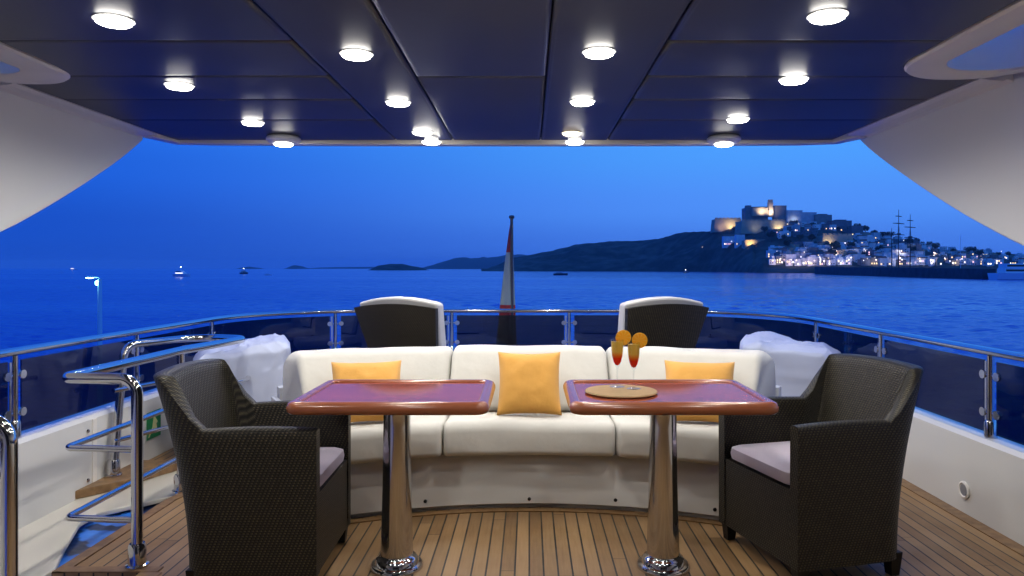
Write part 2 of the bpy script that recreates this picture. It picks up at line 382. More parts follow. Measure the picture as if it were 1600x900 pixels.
def XZ(px, py, Y): return ((px-827)/1150*Y, EYE-(py-419)/1150*Y)
m = M['scrub'] = mat('dark scrub hillside', (.03, .045, .03), .95)
color_noise(m, .035, (.020, .032, .022), (.10, .10, .075), coords(m, (1, 1, 1.6)), .42, .72, 6)
m = M['far_hill'] = mat('far hillside', (.03, .045, .04), .95)
color_noise(m, .01, (.022, .036, .028), (.06, .065, .05), coords(m), .35, .7, 5)
RIDGE = [(752,422.6),(775,415),(800,403),(830,398),(870,390),(900,382),(930,379),(960,377),(1000,376),(1030,373),(1065,363),(1085,362),(1110,361),(1140,358),(1200,352),(1260,351),(1300,356),(1340,364),(1380,372),(1420,380),(1470,389),(1530,394),(1600,397),(1700,402),(1850,408),(2000,418)]
YF = [(752,1500),(1000,1450),(1110,1300),(1190,950),(1300,900),(1700,900),(2000,900)]
YR = [(752,1750),(1000,1700),(1120,1420),(1200,1330),(1700,1300)]
def terr(px, t):
    yf = interp(YF, px); yr = interp(YR, px); Y = lerp(yf, yr, t)
    zr = EYE-(interp(RIDGE, px)-419)/1150*yr
    g = t**.85 if px < 1180 else t**1.05
    k = 1 if px > 1180 else 0
    z = SEA+(zr-SEA)*g if t <= 1 else zr-(t-1)*60
    w = 1 if t < 1 else max(0, 1-(t-1))
    x = (px-827)/1150*Y
    n_ = noise.fractal(Vector((x*.012, Y*.012, 0)), 1.0, 2.0, 5)
    n2 = noise.fractal(Vector((x*.05, Y*.05, 5)), 1.0, 2.0, 3)
    z += (n_*9*math.sin(PI*min(t, 1)) + n2*1.6*min(1, t*4))*w
    return Vector((x, Y, z))
cols = [752+i*4 for i in range(0, 313)]; ts = [-.03]+[i/26 for i in range(0, 27)]+[1.15, 1.5, 2.2]
rings = [[terr(px, t) if t >= 0 else Vector(((px-827)/1150*(interp(YF, px)-8), interp(YF, px)-8, SEA-6)) for px in cols] for t in ts]
b = MB(); b.rings(rings, closed=False, caps=False); o = b.build('headland', 'scrub'); tag(o, kind='structure')
def island(name, prof, Y, depth, m_, rough_=2.0):
    rings = []
    n = 40; x0, x1 = prof[0][0], prof[-1][0]
    for j, t in enumerate([0, .12, .3, .5, .75, 1.0]):
        w = math.sin(PI*min(t, .999)) if t else 0
        ring = []
        for i in range(n+1):
            px = lerp(x0, x1, i/n); yy_ = Y+depth*t
            x = (px-827)/1150*Y + (0); zt = EYE-(interp(prof, px)-419)/1150*Y
            z = SEA-2+(zt-SEA+2)*w + noise.fractal(Vector((x*.02, yy_*.02, 0)), 1, 2, 4)*rough_*w
            ring.append((x, yy_, z))
        rings.append(ring)
    b = MB(); b.rings(rings, False, False); o = b.build(name, m_); tag(o, kind='structure'); return o
island('islet', [(566,423),(574,419),(580,414.5),(600,412),(618,412),(632,415),(650,418),(662,423)], 2100, 200, 'scrub', 1.5)
island('distant_hills', [(640,420),(660,413),(690,402),(708,399),(730,401),(760,399),(790,395),(812,394),(830,398),(860,404),(900,412),(940,420)], 5200, 1500, 'far_hill', 12)
island('far_shore', [(455,420),(480,417.8),(520,417),(560,416.8),(600,417),(660,418),(720,420)], 7600, 900, 'far_hill', 2)
island('islet', [(362,420.5),(368,417.5),(376,416.5),(386,418),(394,420.5)], 6000, 400, 'far_hill', 2)
island('islet', [(438,420.5),(443,417),(448,414),(458,415.5),(468,420.5)], 6000, 400, 'far_hill', 2)

# ------------------------------------------------------------------ old town on the headland
def plaster(name, c, rough=.9):
    m = mat(name, c, rough); color_noise(m, .15, tuple(v*.75 for v in c), c, detail=5); return m
M['p_white'] = plaster('white plaster', (.86, .86, .86)); M['p_grey'] = plaster('grey plaster', (.58, .58, .60))
M['p_ochre'] = plaster('ochre plaster', (.50, .38, .26)); M['p_dark'] = plaster('weathered plaster', (.20, .20, .22))
M['stone'] = plaster('fortress stone', (.46, .38, .27)); M['stone_dark'] = plaster('old masonry', (.30, .28, .26))
M['win'] = mat('dark window', (.01, .012, .02), .3)
M['win_lit'] = mat('lit window', (.8, .6, .3), .5, emit=(1, .68, .28), es=2.4)
M['win_pink'] = mat('lit shop window', (.8, .6, .6), .5, emit=(1, .55, .55), es=1.9)
M['win_white'] = mat('bright lit window', (.9, .8, .7), .5, emit=(1, .88, .70), es=4)
M['sea_lamp'] = mat('lit globe', (1, 1, 1), .5, emit=(1, .68, .40), es=4)
M['sea_lamp_w'] = mat('lit white globe', (1, 1, 1), .5, emit=(.95, .88, 1), es=3.5)
M['leaf'] = mat('dark pine foliage', (.03, .05, .028), .9); color_noise(M['leaf'], .5, (.018, .034, .018), (.06, .085, .04))
M['bark'] = mat('bark', (.07, .05, .035), .9)
M['roof'] = plaster('terracotta roof', (.26, .13, .08))

def on_hill(px, py):
    best = None
    for i in range(0, 101):
        p = terr(px, i/100); q = 419-(p.z-EYE)/p.y*1150
        if best is None or abs(q-py) < best[0]: best = (abs(q-py), p, i/100)
    return best[1]
def building(name, label, cat, x, Y, z, w, d, h, m_, wins=0, lit=.3, group=None, roof=False, rz=0, litmats=('win_lit',), step=False, sink=5):
    """a flat-roofed block with parapet, stepped upper part, and its own windows"""
    t = thing(name, label, cat, (x, Y, z), rz, group)
    b = MB(); b.box((-w/2, -d/2, -sink), (w/2, d/2, h)); b.build('wall', m_, t, smooth=False)
    if roof:
        b = MB(); e = .5
        b.rings([[(-w/2-e, -d/2-e, h), (w/2+e, -d/2-e, h), (w/2+e, d/2+e, h), (-w/2-e, d/2+e, h)],
                 [(-w/2, -.2, h+h*.22), (w/2, -.2, h+h*.22), (w/2, .2, h+h*.22), (-w/2, .2, h+h*.22)]])
        b.build('roof', 'roof', t, smooth=False)
    else:
        b = MB(); b.box((-w/2-.2, -d/2-.2, h+.01), (w/2+.2, d/2+.2, h+.5))
        if step: b.box((-w*.22, -d*.2, h+.51), (w*.3, d*.4, h+2.6))
        b.build('roof', m_, t, smooth=False)
    for k in range(wins):
        col = k % max(1, int(w//3)); rowi = k // max(1, int(w//3))
        wx = -w/2+1.6+col*3+random.uniform(-.3, .3); wz = 1.2+rowi*3.0
        if wz > h-1.5 or wx > w/2-1: continue
        mm = random.choice(litmats) if random.random() < lit else 'win'
        b = MB(); ww = random.uniform(.5, .9); b.box((wx-ww, -d/2-.12, wz), (wx+ww, -d/2-.01, wz+1.7)); b.build('window', mm, t, smooth=False)
    return t
def big(px0, px1, pyt, pyb, name, label, cat, m_, Y=None, wins=0, lit=0, d=None, **k):
    pm = (px0+px1)/2; g = on_hill(pm, pyb) if Y is None else None
    Y = Y or g.y
    x0, _ = XZ(px0, 0, Y); x1, _ = XZ(px1, 0, Y); _, zt = XZ(pm, pyt, Y); _, zb = XZ(pm, pyb, Y)
    dd = d or (x1-x0)*.6
    return building(name, label, cat, (x0+x1)/2, Y+dd/2, zb, x1-x0, dd, zt-zb, m_, wins, lit, **k)

def crenel_wall(px0, px1, pyt, pyb, name, label, cat, m_, taper=.12, Y=None):
    """battered fortress bastion: sloping faces, cordon course, parapet with embrasures"""
    pm = (px0+px1)/2; g = on_hill(pm, min(pyb, 418)); Y = Y or g.y
    x0, _ = XZ(px0, 0, Y); x1, _ = XZ(px1, 0, Y); _, zt = XZ(pm, pyt, Y); _, zb = XZ(pm, pyb, Y)
    w = x1-x0; h = zt-zb; d = max(18, w*.5); t = thing(name, label, cat, ((x0+x1)/2, Y, zb))
    e = h*taper
    b = MB(); b.rings([[(-w/2-e, -e, -6), (w/2+e, -e, -6), (w/2+e, d, -6), (-w/2-e, d, -6)], [(-w/2, 0, h*.86), (w/2, 0, h*.86), (w/2, d, h*.86), (-w/2, d, h*.86)]])
    b.build('wall', m_, t, smooth=False)
    b = MB(); b.box((-w/2-.5, -.5, h*.86), (w/2+.5, .4, h*.86+.8)); b.build('cordon', m_, t, smooth=False)
    b = MB(); n = max(3, int(w/7))
    for k in range(n): b.box((-w/2+w*(k+.08)/n, 0, h*.86+.81), (-w/2+w*(k+.86)/n, 2.0, h))
    b.build('parapet', m_, t, smooth=False)
    return t, Y
LOT = []
def flood(px, py, Y, dist, power, col=(1, .78, .42), size=3):
    """a ground floodlight in front of a wall, aimed at it"""
    x, z = XZ(px, py, Y)
    t = thing('floodlight', 'small ground floodlight washing the fortress wall at pixel cluster', 'floodlight', (x, Y-dist, z), 0, 'floodlights below the citadel walls')
    t['label'] = 'small ground floodlight washing a fortress wall on the hill'
    b = MB(); b.box((-.6, -.4, -.5), (.6, .4, .3)); b.build('housing', 'p_dark', t, smooth=False)
    l = D.lights.new('floodlight_beam', 'SPOT'); l.energy = power; l.color = col; l.spot_size = R(120); l.spot_blend = 1; l.shadow_soft_size = 1.0
    l.energy = power*.5; lo = D.objects.new('floodlight_beam', l); COL.objects.link(lo); lo.parent = t; lo.location = (0, .8, .8)
    dvec = Vector((0, 1, .45)); lo.rotation_euler = dvec.to_track_quat('-Z', 'Y').to_euler()

# citadel
_, Yb = crenel_wall(1117, 1158, 340, 358, 'bastion', 'floodlit tan bastion at the left end of the citadel', 'bastion', 'stone')
flood(1142, 357, Yb, 14, 52000)
flood(1128, 358, Yb, 16, 16000, (1, .7, .5))
_, Yb = crenel_wall(1159, 1227, 343, 360, 'rampart', 'long pale rampart wall directly below the cathedral keep', 'rampart', 'stone')
flood(1216, 359, Yb, 12, 34000, (1, .85, .5)); flood(1180, 359, Yb, 16, 7000, (.9, .9, .6))
YK = 1330
k1 = big(1165, 1200, 325, 346, 'keep', 'dark square keep with a raised left turret beside the bell tower', 'keep', 'stone_dark', Y=YK, wins=8, lit=.15)
b = MB(); w_ = 35/1150*YK; hh_ = 21/1150*YK; b.box((-w_/2+2, -10, hh_+.6), (-w_/2+11, 0, hh_+5)); b.build('turret', 'stone_dark', k1, smooth=False)
c1 = thing('bell_tower', 'slim stone bell tower of the hilltop cathedral, lit at its foot', 'bell tower', (XZ(1203.5, 0, YK-6)[0], YK-6, XZ(1203, 332, YK-6)[1]))
b = MB(); b.box((-4, -4, -8), (4, 4, 18)); b.build('shaft', 'stone', c1, smooth=False)
b = MB(); b.box((-3.4, -3.4, 18.01), (3.4, 3.4, 22)); b.build('belfry', 'stone', c1, smooth=False)
b = MB(); b.box((-3.8, -3.8, 22.01), (3.8, 3.8, 22.9)); b.build('cornice', 'stone_dark', c1, smooth=False)
n1 = big(1176, 1200, 324.5, 333, 'cathedral_nave', 'floodlit cathedral nave left of the slim bell tower', 'church', 'stone', Y=YK-10, d=10, roof=True)
flood(1190, 333, YK-10, 10, 42000, (1, .82, .6)); flood(1204, 334, YK-10, 9, 52000, (1, .80, .62))
big(1210, 1229, 321.5, 345, 'palace_block', 'tall dark block immediately right of the bell tower', 'building', 'stone_dark', Y=YK+4, wins=10, lit=.1)
big(1229, 1254, 329, 352, 'convent_building', 'pale blue-grey block with a lit foot right of the palace', 'building', 'p_grey', Y=YK, wins=10, lit=.2)
flood(1240, 350, YK, 9, 16000, (.85, .95, 1))
big(1254, 1276, 332, 353, 'hill_building', 'grey block between the convent and the sloping rooftops', 'building', 'p_grey', Y=YK, wins=8, lit=.1)
big(1274, 1300, 336, 354, 'hill_building', 'dark block with a small lit window on the ridge', 'building', 'stone_dark', Y=YK-6, wins=8, lit=.3, step=True, litmats=('win_white',))
big(1300, 1331, 345, 362, 'hill_building', 'long low dark building ending the ridge line', 'building', 'p_dark', Y=YK-30, wins=6, lit=.15, step=True)
big(1331, 1349, 353, 368, 'hill_building', 'small dark building lowest on the ridge, near the pines', 'building', 'p_dark', Y=YK-60, wins=3, lit=.1)
big(1131, 1150, 369, 383, 'cliff_house', 'mauve-lit cliff house with three bright lamps', 'house', 'p_white', wins=4, lit=.8, litmats=('win_pink', 'win_white'), roof=True)
big(1150, 1164, 367, 383, 'cliff_house', 'narrow pale house between the mauve house and the yellow wall', 'house', 'p_white', wins=2, lit=.2)
_, Yb = crenel_wall(1164, 1196, 374, 383, 'terrace_wall', 'brightly yellow-lit terrace wall below the citadel', 'wall', 'stone', taper=.05)
flood(1172, 383, Yb, 9, 34000, (1, .70, .26)); flood(1187, 383, Yb, 9, 26000, (1, .72, .3))
_, Yb = crenel_wall(1286, 1332, 365, 385, 'bastion', 'broad bastion above the harbour town, yellow at its left corner', 'bastion', 'stone')
flood(1292, 384, Yb, 12, 30000, (1, .80, .40)); flood(1318, 384, Yb, 15, 5500, (1, .6, .5))

def labels_for(px, py):
    side = 'left' if px < 1290 else ('middle' if px < 1440 else 'right')
    lvl = 'on the quay' if py > 404 else ('halfway up' if py > 385 else 'high up')
    return side, lvl
mats = ['p_white', 'p_white', 'p_white', 'p_grey', 'p_ochre', 'p_dark']
cname = {'p_white': 'white', 'p_grey': 'grey', 'p_ochre': 'ochre', 'p_dark': 'dark'}
def town_house(px, py, scale=1, lit=.3, group=True, mlist=mats, litmats=('win_lit', 'win_lit', 'win_white', 'win_pink')):
    p = on_hill(px, py); m_ = random.choice(mlist)
    w = random.uniform(8, 14)*scale; h = random.uniform(6, 11)*scale
    side, lvl = labels_for(px, py)
    ro = random.random() < .18
    lab = 'small %s %s %s, %s part of the harbour town' % (cname[m_], 'tiled house' if ro else 'flat-roofed house', lvl, side)
    building('town_house', lab, 'house', p.x, p.y, p.z, w, w*.7, h, m_, wins=random.randint(2, 5), lit=lit, rz=R(random.uniform(-14, 14)), roof=ro, step=random.random() < .35,
             group='stacked houses of the harbour town', litmats=litmats)
rnd = random.Random(3)
cnt = 0
TOP = [(1200,392),(1245,386),(1290,387),(1332,376),(1360,370),(1400,374),(1440,384),(1480,394),(1600,402)]
row_py = [414, 409, 404, 399, 394.5, 390, 385.5, 381, 376.5, 372]
for r_i, py in enumerate(row_py):
    px = 1206+(r_i % 2)*5
    while px < 1600:
        tp = interp(TOP, px)
        if py > tp and not (1283 < px < 1335 and py < 388):
            if rnd.random() < (.93 if px < 1470 else .75):
                q = 1.0 if px < 1440 else .8
                town_house(px+rnd.uniform(-2, 2), py+rnd.uniform(-1.2, 1.2), q, lit=.62 if py > 402 else .12); cnt += 1
        px += rnd.uniform(10.5, 15)
for px, py in [(1232,362),(1246,360),(1262,361),(1228,368),(1244,369),(1258,368),(1272,363),(1208,365),(1220,372),(1340,372),(1352,368),(1270,369)]:
    town_house(px, py, .9, lit=.1, mlist=['p_grey', 'p_white', 'p_dark'])
while cnt < 265:
    px = rnd.uniform(1206, 1560) if rnd.random() < .75 else rnd.uniform(1206, 1330); py = rnd.uniform(386, 413)
    if py < interp(TOP, px)+2 or (1283 < px < 1335 and py < 389): continue
    town_house(px, py, .72, lit=.6 if py > 400 else .2, mlist=['p_white', 'p_white', 'p_ochre', 'p_grey']); cnt += 1

for k in range(14):
    town_house(rnd.uniform(1208, 1345), rnd.uniform(353, 363), 1.05, lit=.25, mlist=['p_grey', 'p_white', 'p_white', 'p_dark'])
# trees among the houses
def make_tree():
    t = thing('pine_tree', 'dark round pine among the white town houses', 'tree', (0, 0, 0), 0, 'dark trees between the town houses')
    b = MB(); b.tube([(0, 0, -2), (.3, 0, 3), (0, .2, 7)], [.5, .4, .2], 6)
    for a in range(4): b.tube([(0, 0, 3.5), (2.2*math.cos(a*1.6), 2.2*math.sin(a*1.6), 6.2)], [.25, .1], 5)
    b.build('trunk', 'bark', t)
    b = MB(); rn = random.Random(5)
    for k in range(420):
        a = rn.uniform(0, 2*PI); u_ = rn.uniform(-1, 1); rr_ = rn.random()**.4
        c = Vector((math.cos(a)*math.sqrt(1-u_*u_)*4.6*rr_, math.sin(a)*math.sqrt(1-u_*u_)*4.6*rr_, 7.5+u_*3.1*rr_))
        c.x *= 1+.25*math.sin(3*a); c.z += .8*math.sin(2*a+1)
        d1 = Vector((rn.gauss(0, 1), rn.gauss(0, 1), rn.gauss(0, 1))).normalized()*rn.uniform(.5, 1.0); d2 = d1.orthogonal()*rn.uniform(.6, 1)
        b.add([c-d1, c+d2*.5, c+d1, c-d2*.5], [(0, 1, 2, 3)])
    b.build('crown', 'leaf', t, smooth=False)
    return t
tree0 = make_tree(); first = True
tl = [(1340,362),(1352,366),(1366,371),(1373,373),(1383,376),(1392,374),(1432,384),(1441,386),(1452,388),(1462,394),(1512,398),(1520,399),(1290,392),(1330,392),(1402,392),(1425,398),(1350,404),(1368,408),(1395,407),(1475,404),(1530,404),(1560,402),(1240,356),(1270,358),(1230,389),(1260,390),(1305,396),(1375,398),(1150,365),(1205,377),(1225,376),(1250,378),(1268,380),(1160,362),(1195,366),(1310,361),(1321,363),(1420,388),(1490,397),(1300,408),(1575,404)]
for px, py in tl:
    o = tree0 if first else copy_tree(tree0); first = False
    p = on_hill(px, py); o.location = (p.x, p.y, p.z); s_ = rnd.uniform(.8, 1.6); o.scale = (s_, s_, s_*rnd.uniform(.8, 1.1)); o.rotation_euler.z = rnd.uniform(0, 6)
# quay lamps
lamp0 = thing('quay_lamp', 'glowing globe lamp on a post along the town waterfront', 'street lamp', (0, 0, 0), 0, 'quay lamps along the waterfront')
b = MB(); b.tube([(0, 0, -1), (0, 0, 5)], .12, 6); b.build('pole', 'p_dark', lamp0)
b = MB(); b.lathe([(.05, 5), (.5, 5.2), (.62, 5.6), (.5, 6.0), (.05, 6.2)], n=8); gl0 = b.build('globe', 'sea_lamp', lamp0)
first = True
lampxy = [(1206,407,1),(1211,399,0),(1226,411,1),(1233,412,0),(1241,413,1),(1248,408,0),(1255,413,1),(1262,414,0),(1269,413,1),(1277,410,0),(1284,413,1),(1300,409,0),(1312,411,0),(1326,410,0),(1345,412,0),(1372,411,0),(1402,411,0),(1432,410,1),(1452,411,0),(1471,410,0),(1480,411,0),(1490,410,1),(1498,411,0),(1508,410,1),(1521,411,0),(1532,410,1),(1543,411,0),(1567,410,0),(1096,388,1),(1141,382,0),(1147,382,0),(1317,386,0),(1322,381,0),(1297,332+60,0),(1560,396,0)]
for px, py, warm in lampxy:
    o = lamp0 if first else copy_tree(lamp0)
    first = False
    p = on_hill(px, py+2); s_ = rnd.uniform(.6, 1.35); o.location = (p.x, p.y-8, p.z+1); o.scale = (s_,)*3
    if not warm:
        for ch in o.children:
            if ch.name.startswith('globe'): ch.material_slots[0].link = 'OBJECT'; ch.material_slots[0].material = M['sea_lamp_w']
for px, py in ((1213, 409), (1232, 414), (1256, 414), (1280, 413), (1318, 411), (1360, 411), (1400, 411), (1445, 410), (1490, 410), (1535, 410), (1345, 396), (1400, 397), (1250, 399), (1450, 398), (1300, 397)):  # extra lamp copies carrying added spots that brighten the town facades
    p = on_hill(px, py+3); st = copy_tree(lamp0); st.location = (p.x, p.y-16, p.z+1); st.scale = (1, 1, 1)
    l = D.lights.new('facade_fill', 'SPOT'); l.spot_size = R(130); l.spot_blend = 1; l.energy = 11000 if px < 1300 else 8000; l.color = (1, .80, .82) if px < 1300 else (.92, .88, 1); l.shadow_soft_size = 1
    lo = D.objects.new('facade_fill', l); COL.objects.link(lo); lo.parent = st; lo.location = (0, -6, 5); lo.rotation_euler = Vector((0, 1, .28)).to_track_quat('-Z', 'Y').to_euler()
# breakwater
m = M['seawall'] = mat('dark concrete sea wall', (.05, .055, .06), .9); color_noise(m, .2, (.035, .04, .045), (.08, .085, .09))
bw = thing('breakwater', 'long dark harbour breakwater in front of the town', 'breakwater')
A = Vector((XZ(1284, 0, 760)[0], 760)); B = Vector((XZ(1556, 0, 410)[0], 410)); dr = (B-A).normalized(); nr = Vector((-dr.y, dr.x))*-1
def wallpts(z0a, z1a, z0b, z1b, th, off=0):
    a1, a2 = A+nr*off, A+nr*(off+th); b1, b2 = B+nr*off, B+nr*(off+th)
    return [(a1.x, a1.y, z0a), (b1.x, b1.y, z0b), (b2.x, b2.y, z0b), (a2.x, a2.y, z0a), (a1.x, a1.y, z1a), (b1.x, b1.y, z1b), (b2.x, b2.y, z1b), (a2.x, a2.y, z1a)]
FB = [(0,3,2,1),(4,5,6,7),(0,1,5,4),(1,2,6,5),(2,3,7,6),(3,0,4,7)]
b = MB(); b.add(wallpts(-7, 2.6, -7, 1.0, 7), FB); b.build('wall', 'seawall', bw, smooth=False)
b = MB(); b.add(wallpts(-7, -3.6, -7, -3.8, 3, -3.1), FB); b.build('footing', 'seawall', bw, smooth=False)
# low ferry moored at the right end of the breakwater
def hull_mb(Ln, Bm, H, bow=.35, flare=.25):
    rings = []
    for k in range(13):
        t = k/12; w = Bm/2*(1-max(0, (t-(1-bow))/bow)**1.8); sh = H*(1+.25*t*t)
        x = -Ln/2+Ln*t
        rings.append([(x, -w, sh), (x, -w*(1-flare), 0), (x, -w*.5, -.6), (x, w*.5, -.6), (x, w*(1-flare), 0), (x, w, sh)])
    b = MB(); b.rings(rings); return b
M['boat_white'] = mat('boat hull paint', (.8, .8, .82), .4); M['boat_dark'] = mat('dark hull paint', (.03, .04, .06), .4)
M['masthead'] = mat('masthead light', (1, 1, 1), .5, emit=(.9, .95, 1), es=12)
M['deckglow'] = mat('lit cabin window', (1, .9, .8), .5, emit=(1, .93, .82), es=2)
def motor_boat(label, px, Ywater, Ln, rz, hullm='boat_white', lights=2, decks=2, mast=True, name='motor_yacht', cat='yacht'):
    t = thing(name, label, cat, (XZ(px, 0, Ywater)[0], Ywater, SEA+.2), rz)
    H = Ln*.10; hull_mb(Ln, Ln*.26, H).build('hull', hullm, t)
    z = H*1.02; l0, l1 = -.36*Ln, .22*Ln
    for k in range(decks):
        w = Ln*.10-.1*k; hd = Ln*.075
        b = MB(); b.add([(l0, -w, z), (l1, -w, z), (l1, w, z), (l0, w, z), (l0, -w*.9, z+hd), (l1-hd*1.4, -w*.9, z+hd), (l1-hd*1.4, w*.9, z+hd), (l0, w*.9, z+hd)], FB); b.build('superstructure', 'boat_white' if hullm == 'boat_white' else 'p_grey', t, smooth=False)
        b = MB(); b.box((l0+.4, -w-.02, z+hd*.35), (l1-hd*1.2, -w*.93, z+hd*.75)); b.build('window_band', 'deckglow' if k < lights else 'win', t, smooth=False)
        z += hd; l0 += Ln*.02; l1 -= Ln*.14
    if mast:
        b = MB(); b.tube([(-Ln*.1, 0, z-.3), (-Ln*.1, 0, z+Ln*.16)], .1+Ln*.003, 6); b.tube([(-Ln*.1, -Ln*.05, z+Ln*.09), (-Ln*.1, Ln*.05, z+Ln*.09)], .12, 6); mm = b.build('mast', 'boat_white', t)
        b = MB(); b.lathe([(.05, -.35), (.4, 0), (.05, .35)], (-Ln*.1, 0, z+Ln*.17), 8); b.build('light', 'masthead', mm)
    return t
motor_boat('white motor yacht with lit decks, the largest vessel on the left', 285, 555, 16.5, R(-24), lights=1)
motor_boat('dark-hulled motor yacht with one masthead light, right of the white one', 382, 800, 13.5, R(78), 'boat_dark', lights=0)
motor_boat('tiny far boat showing one bright light on the left horizon', 115, 2600, 26, R(0), lights=2, mast=False)
motor_boat('small open speedboat leaving a pale wake', 419, 640, 6.5, R(12), lights=0, decks=1, mast=False, name='speedboat', cat='boat')
motor_boat('low dark motorboat just right of the flagstaff', 876, 655, 13, R(8), 'boat_dark', lights=0, decks=1, mast=False, name='speedboat', cat='boat')
motor_boat('small dark fishing boat under the headland', 1072, 1000, 11, R(40), 'boat_dark', lights=0, decks=1, name='fishing_boat', cat='boat')
motor_boat('pale blue ferry moored at the right end of the breakwater', 1598, 400, 34, R(4), lights=0, decks=2, mast=False, name='ferry', cat='ferry')
# tall ship
M['spar'] = mat('dark varnished spar', (.05, .04, .035), .6)
ts_ = thing('tall_ship', 'dark square-rigged tall ship whose masts rise over the town', 'ship', (XZ(1413, 0, 640)[0], 640, SEA), R(12))
hull_mb(42, 8.5, 5, .3).build('hull', 'boat_dark', ts_)
for mx_, zt in ((-5.6, 57), (5.9, 53), (-12.5, 41)):
    b = MB(); b.tube([(mx_, 0, 2), (mx_, 0, zt*.6), (mx_, 0, zt)], [.45, .38, .2], 6)
    mo = b.build('mast', 'spar', ts_)
    if zt > 45:
        for f_, wy in ((.62, 9.5), (.79, 9), (.9, 5)):
            b = MB(); b.tube([(mx_-wy*.92, -wy*.4, zt*f_), (mx_, 0, zt*f_+.1), (mx_+wy*.92, wy*.4, zt*f_)], [.3, .45, .3], 6); b.build('yard', 'spar', mo)
        b = MB(); b.box((mx_-1.2, -1.2, zt*.62), (mx_+1.2, 1.2, zt*.62+1.2)); b.build('crosstree', 'spar', mo)
        b = MB()
        for sy in (-1, 1):
            for kx in (-2.5, 0, 2.5): b.tube([(mx_+kx, 4*sy, 4.5), (mx_, 0, zt*.8)], .07, 4)
        b.build('shrouds', 'spar', mo)
sb = thing('sailing_boat', 'moored sailing boat whose bare mast shows right of the tall ship', 'sailboat', (XZ(1501, 0, 560)[0], 560, SEA+.2), R(30))
hull_mb(14, 4, 1.6).build('hull', 'boat_white', sb); b = MB(); b.tube([(0, 0, 1.5), (0, 0, 31)], [.22, .12], 6); b.build('mast', 'boat_white', sb)

# lamp post on a pile beside the yacht
M['post_teal'] = mat('galvanised post', (.50, .72, .78), .45, metal=.3)
M['teal_light'] = mat('lit teal lamp lens', (1, 1, 1), .5, emit=(.35, 1, .85), es=14)
YL = 26; xl, zl = XZ(156, 436, YL); lp = thing('lamp_post', 'teal-lit lamp post standing in the water beyond the left rail', 'lamp post', (xl, YL, SEA))
b = MB(); b.tube([(0, 0, .4), (0, 0, 3), (0, 0, zl-SEA)], [.10, .085, .065], 10); b.build('pole', 'post_teal', lp)
b = MB(); b.lathe([(.30, -1.5), (.30, .4), (.22, .5)]); b.build('pile', 'seawall', lp)
b = MB(); b.tube(fillet([(0, 0, zl-SEA-.05), (-.02, 0, zl-SEA+.06), (-.32, 0, zl-SEA+.08)], .03), .022, 8)
b.rings([[(-.36+.17*math.cos(a)*s_, .07*math.sin(a)*s_, zl-SEA+.055+dz) for a in [2*PI*k/16 for k in range(16)]] for s_, dz in ((.6, .07), (1, .03), (1, 0))]); hd = b.build('lamp_head', 'post_teal', lp)
b = MB(); b.rings([[(-.36+.15*math.cos(a)*s_, .06*math.sin(a)*s_, zl-SEA+.053+dz) for a in [2*PI*k/16 for k in range(16)]] for s_, dz in ((1, 0), (.8, -.025), (.3, -.035))]); b.build('lens', 'teal_light', hd)
b = MB(); b.lathe([(.02, -.10), (.055, -.06), (.055, .03), (.02, .06)], (-.10, 0, zl-SEA-.12), 12); b.build('sensor', 'teal_light', lp)
l = D.lights.new('lamp_glow', 'POINT'); l.energy = 12; l.color = (.4, 1, .9); l.shadow_soft_size = .08
lo = D.objects.new('lamp_glow', l); COL.objects.link(lo); lo.parent = lp; lo.location = (-.36, -.1, zl-SEA-.1)

# ------------------------------------------------------------------ yacht: deck, bulwark
XL, XR, YB = -2.52, 2.25, 7.2           # bulwark inner faces
EDGE = -1.99; YS = 3.065                # stairwell edges
def deck_poly(): return [(-1.62, -1.6), (XR, -1.6), (XR, 7.3), (XL-.02, 7.3), (XL-.02, 4.75), (-1.93, 4.75), (-1.955, 4.2), (EDGE, 4.03), (EDGE, YS), (-1.62, YS)]
b = MB(); b.prism(deck_poly(), (-.085, 0), 'z'); o = b.build('deck', 'teak', smooth=False); tag(o, kind='structure')
# margin boards, a few mm proud
def strip(pts, w, z0, z1, side=1):
    pts = [Vector((p[0], p[1])) for p in pts]; rings = []
    for i, p in enumerate(pts):
        t = (pts[min(i+1, len(pts)-1)]-pts[max(i-1, 0)]).normalized(); n_ = Vector((-t.y, t.x))*side*w
        q = p+n_; rings.append([(p.x, p.y, z0), (q.x, q.y, z0), (q.x, q.y, z1), (p.x, p.y, z1)])
    b = MB(); b.rings(rings); return b
mg = thing('deck_margin', 'plain teak margin boards edging the planked deck', 'deck trim')
strip([(XR-.001, -1.5), (XR-.001, 6.2)], .075, .0005, .005).build('board', 'teak_plain', mg, smooth=False)
strip([(EDGE+.001, YS+.001), (EDGE+.001, 4.03), (-1.954, 4.2), (-1.929, 4.70)], .055, .0005, .005, -1).build('board', 'teak_plain', mg, smooth=False)
strip([(EDGE+.002, YS+.001), (-1.55, YS+.001)], .055, .0005, .006).build('board', 'teak_plain', mg, smooth=False)
strip([(-1.619, -1.5), (-1.619, YS-.001)], .09, .0005, .005, -1).build('board', 'teak_plain', mg, smooth=False)
# sofa constants
SCY = 1.585; RF = 2.30; RB = 3.02
def arc_pts(r, a0, a1, n=40): return [(r*math.sin(lerp(a0, a1, k/n)), SCY+r*math.cos(lerp(a0, a1, k/n))) for k in range(n+1)]
strip(arc_pts(RF-.002, -R(33), R(33)), .05, .0005, .006, -1).build('board', 'teak_plain', mg, smooth=False)

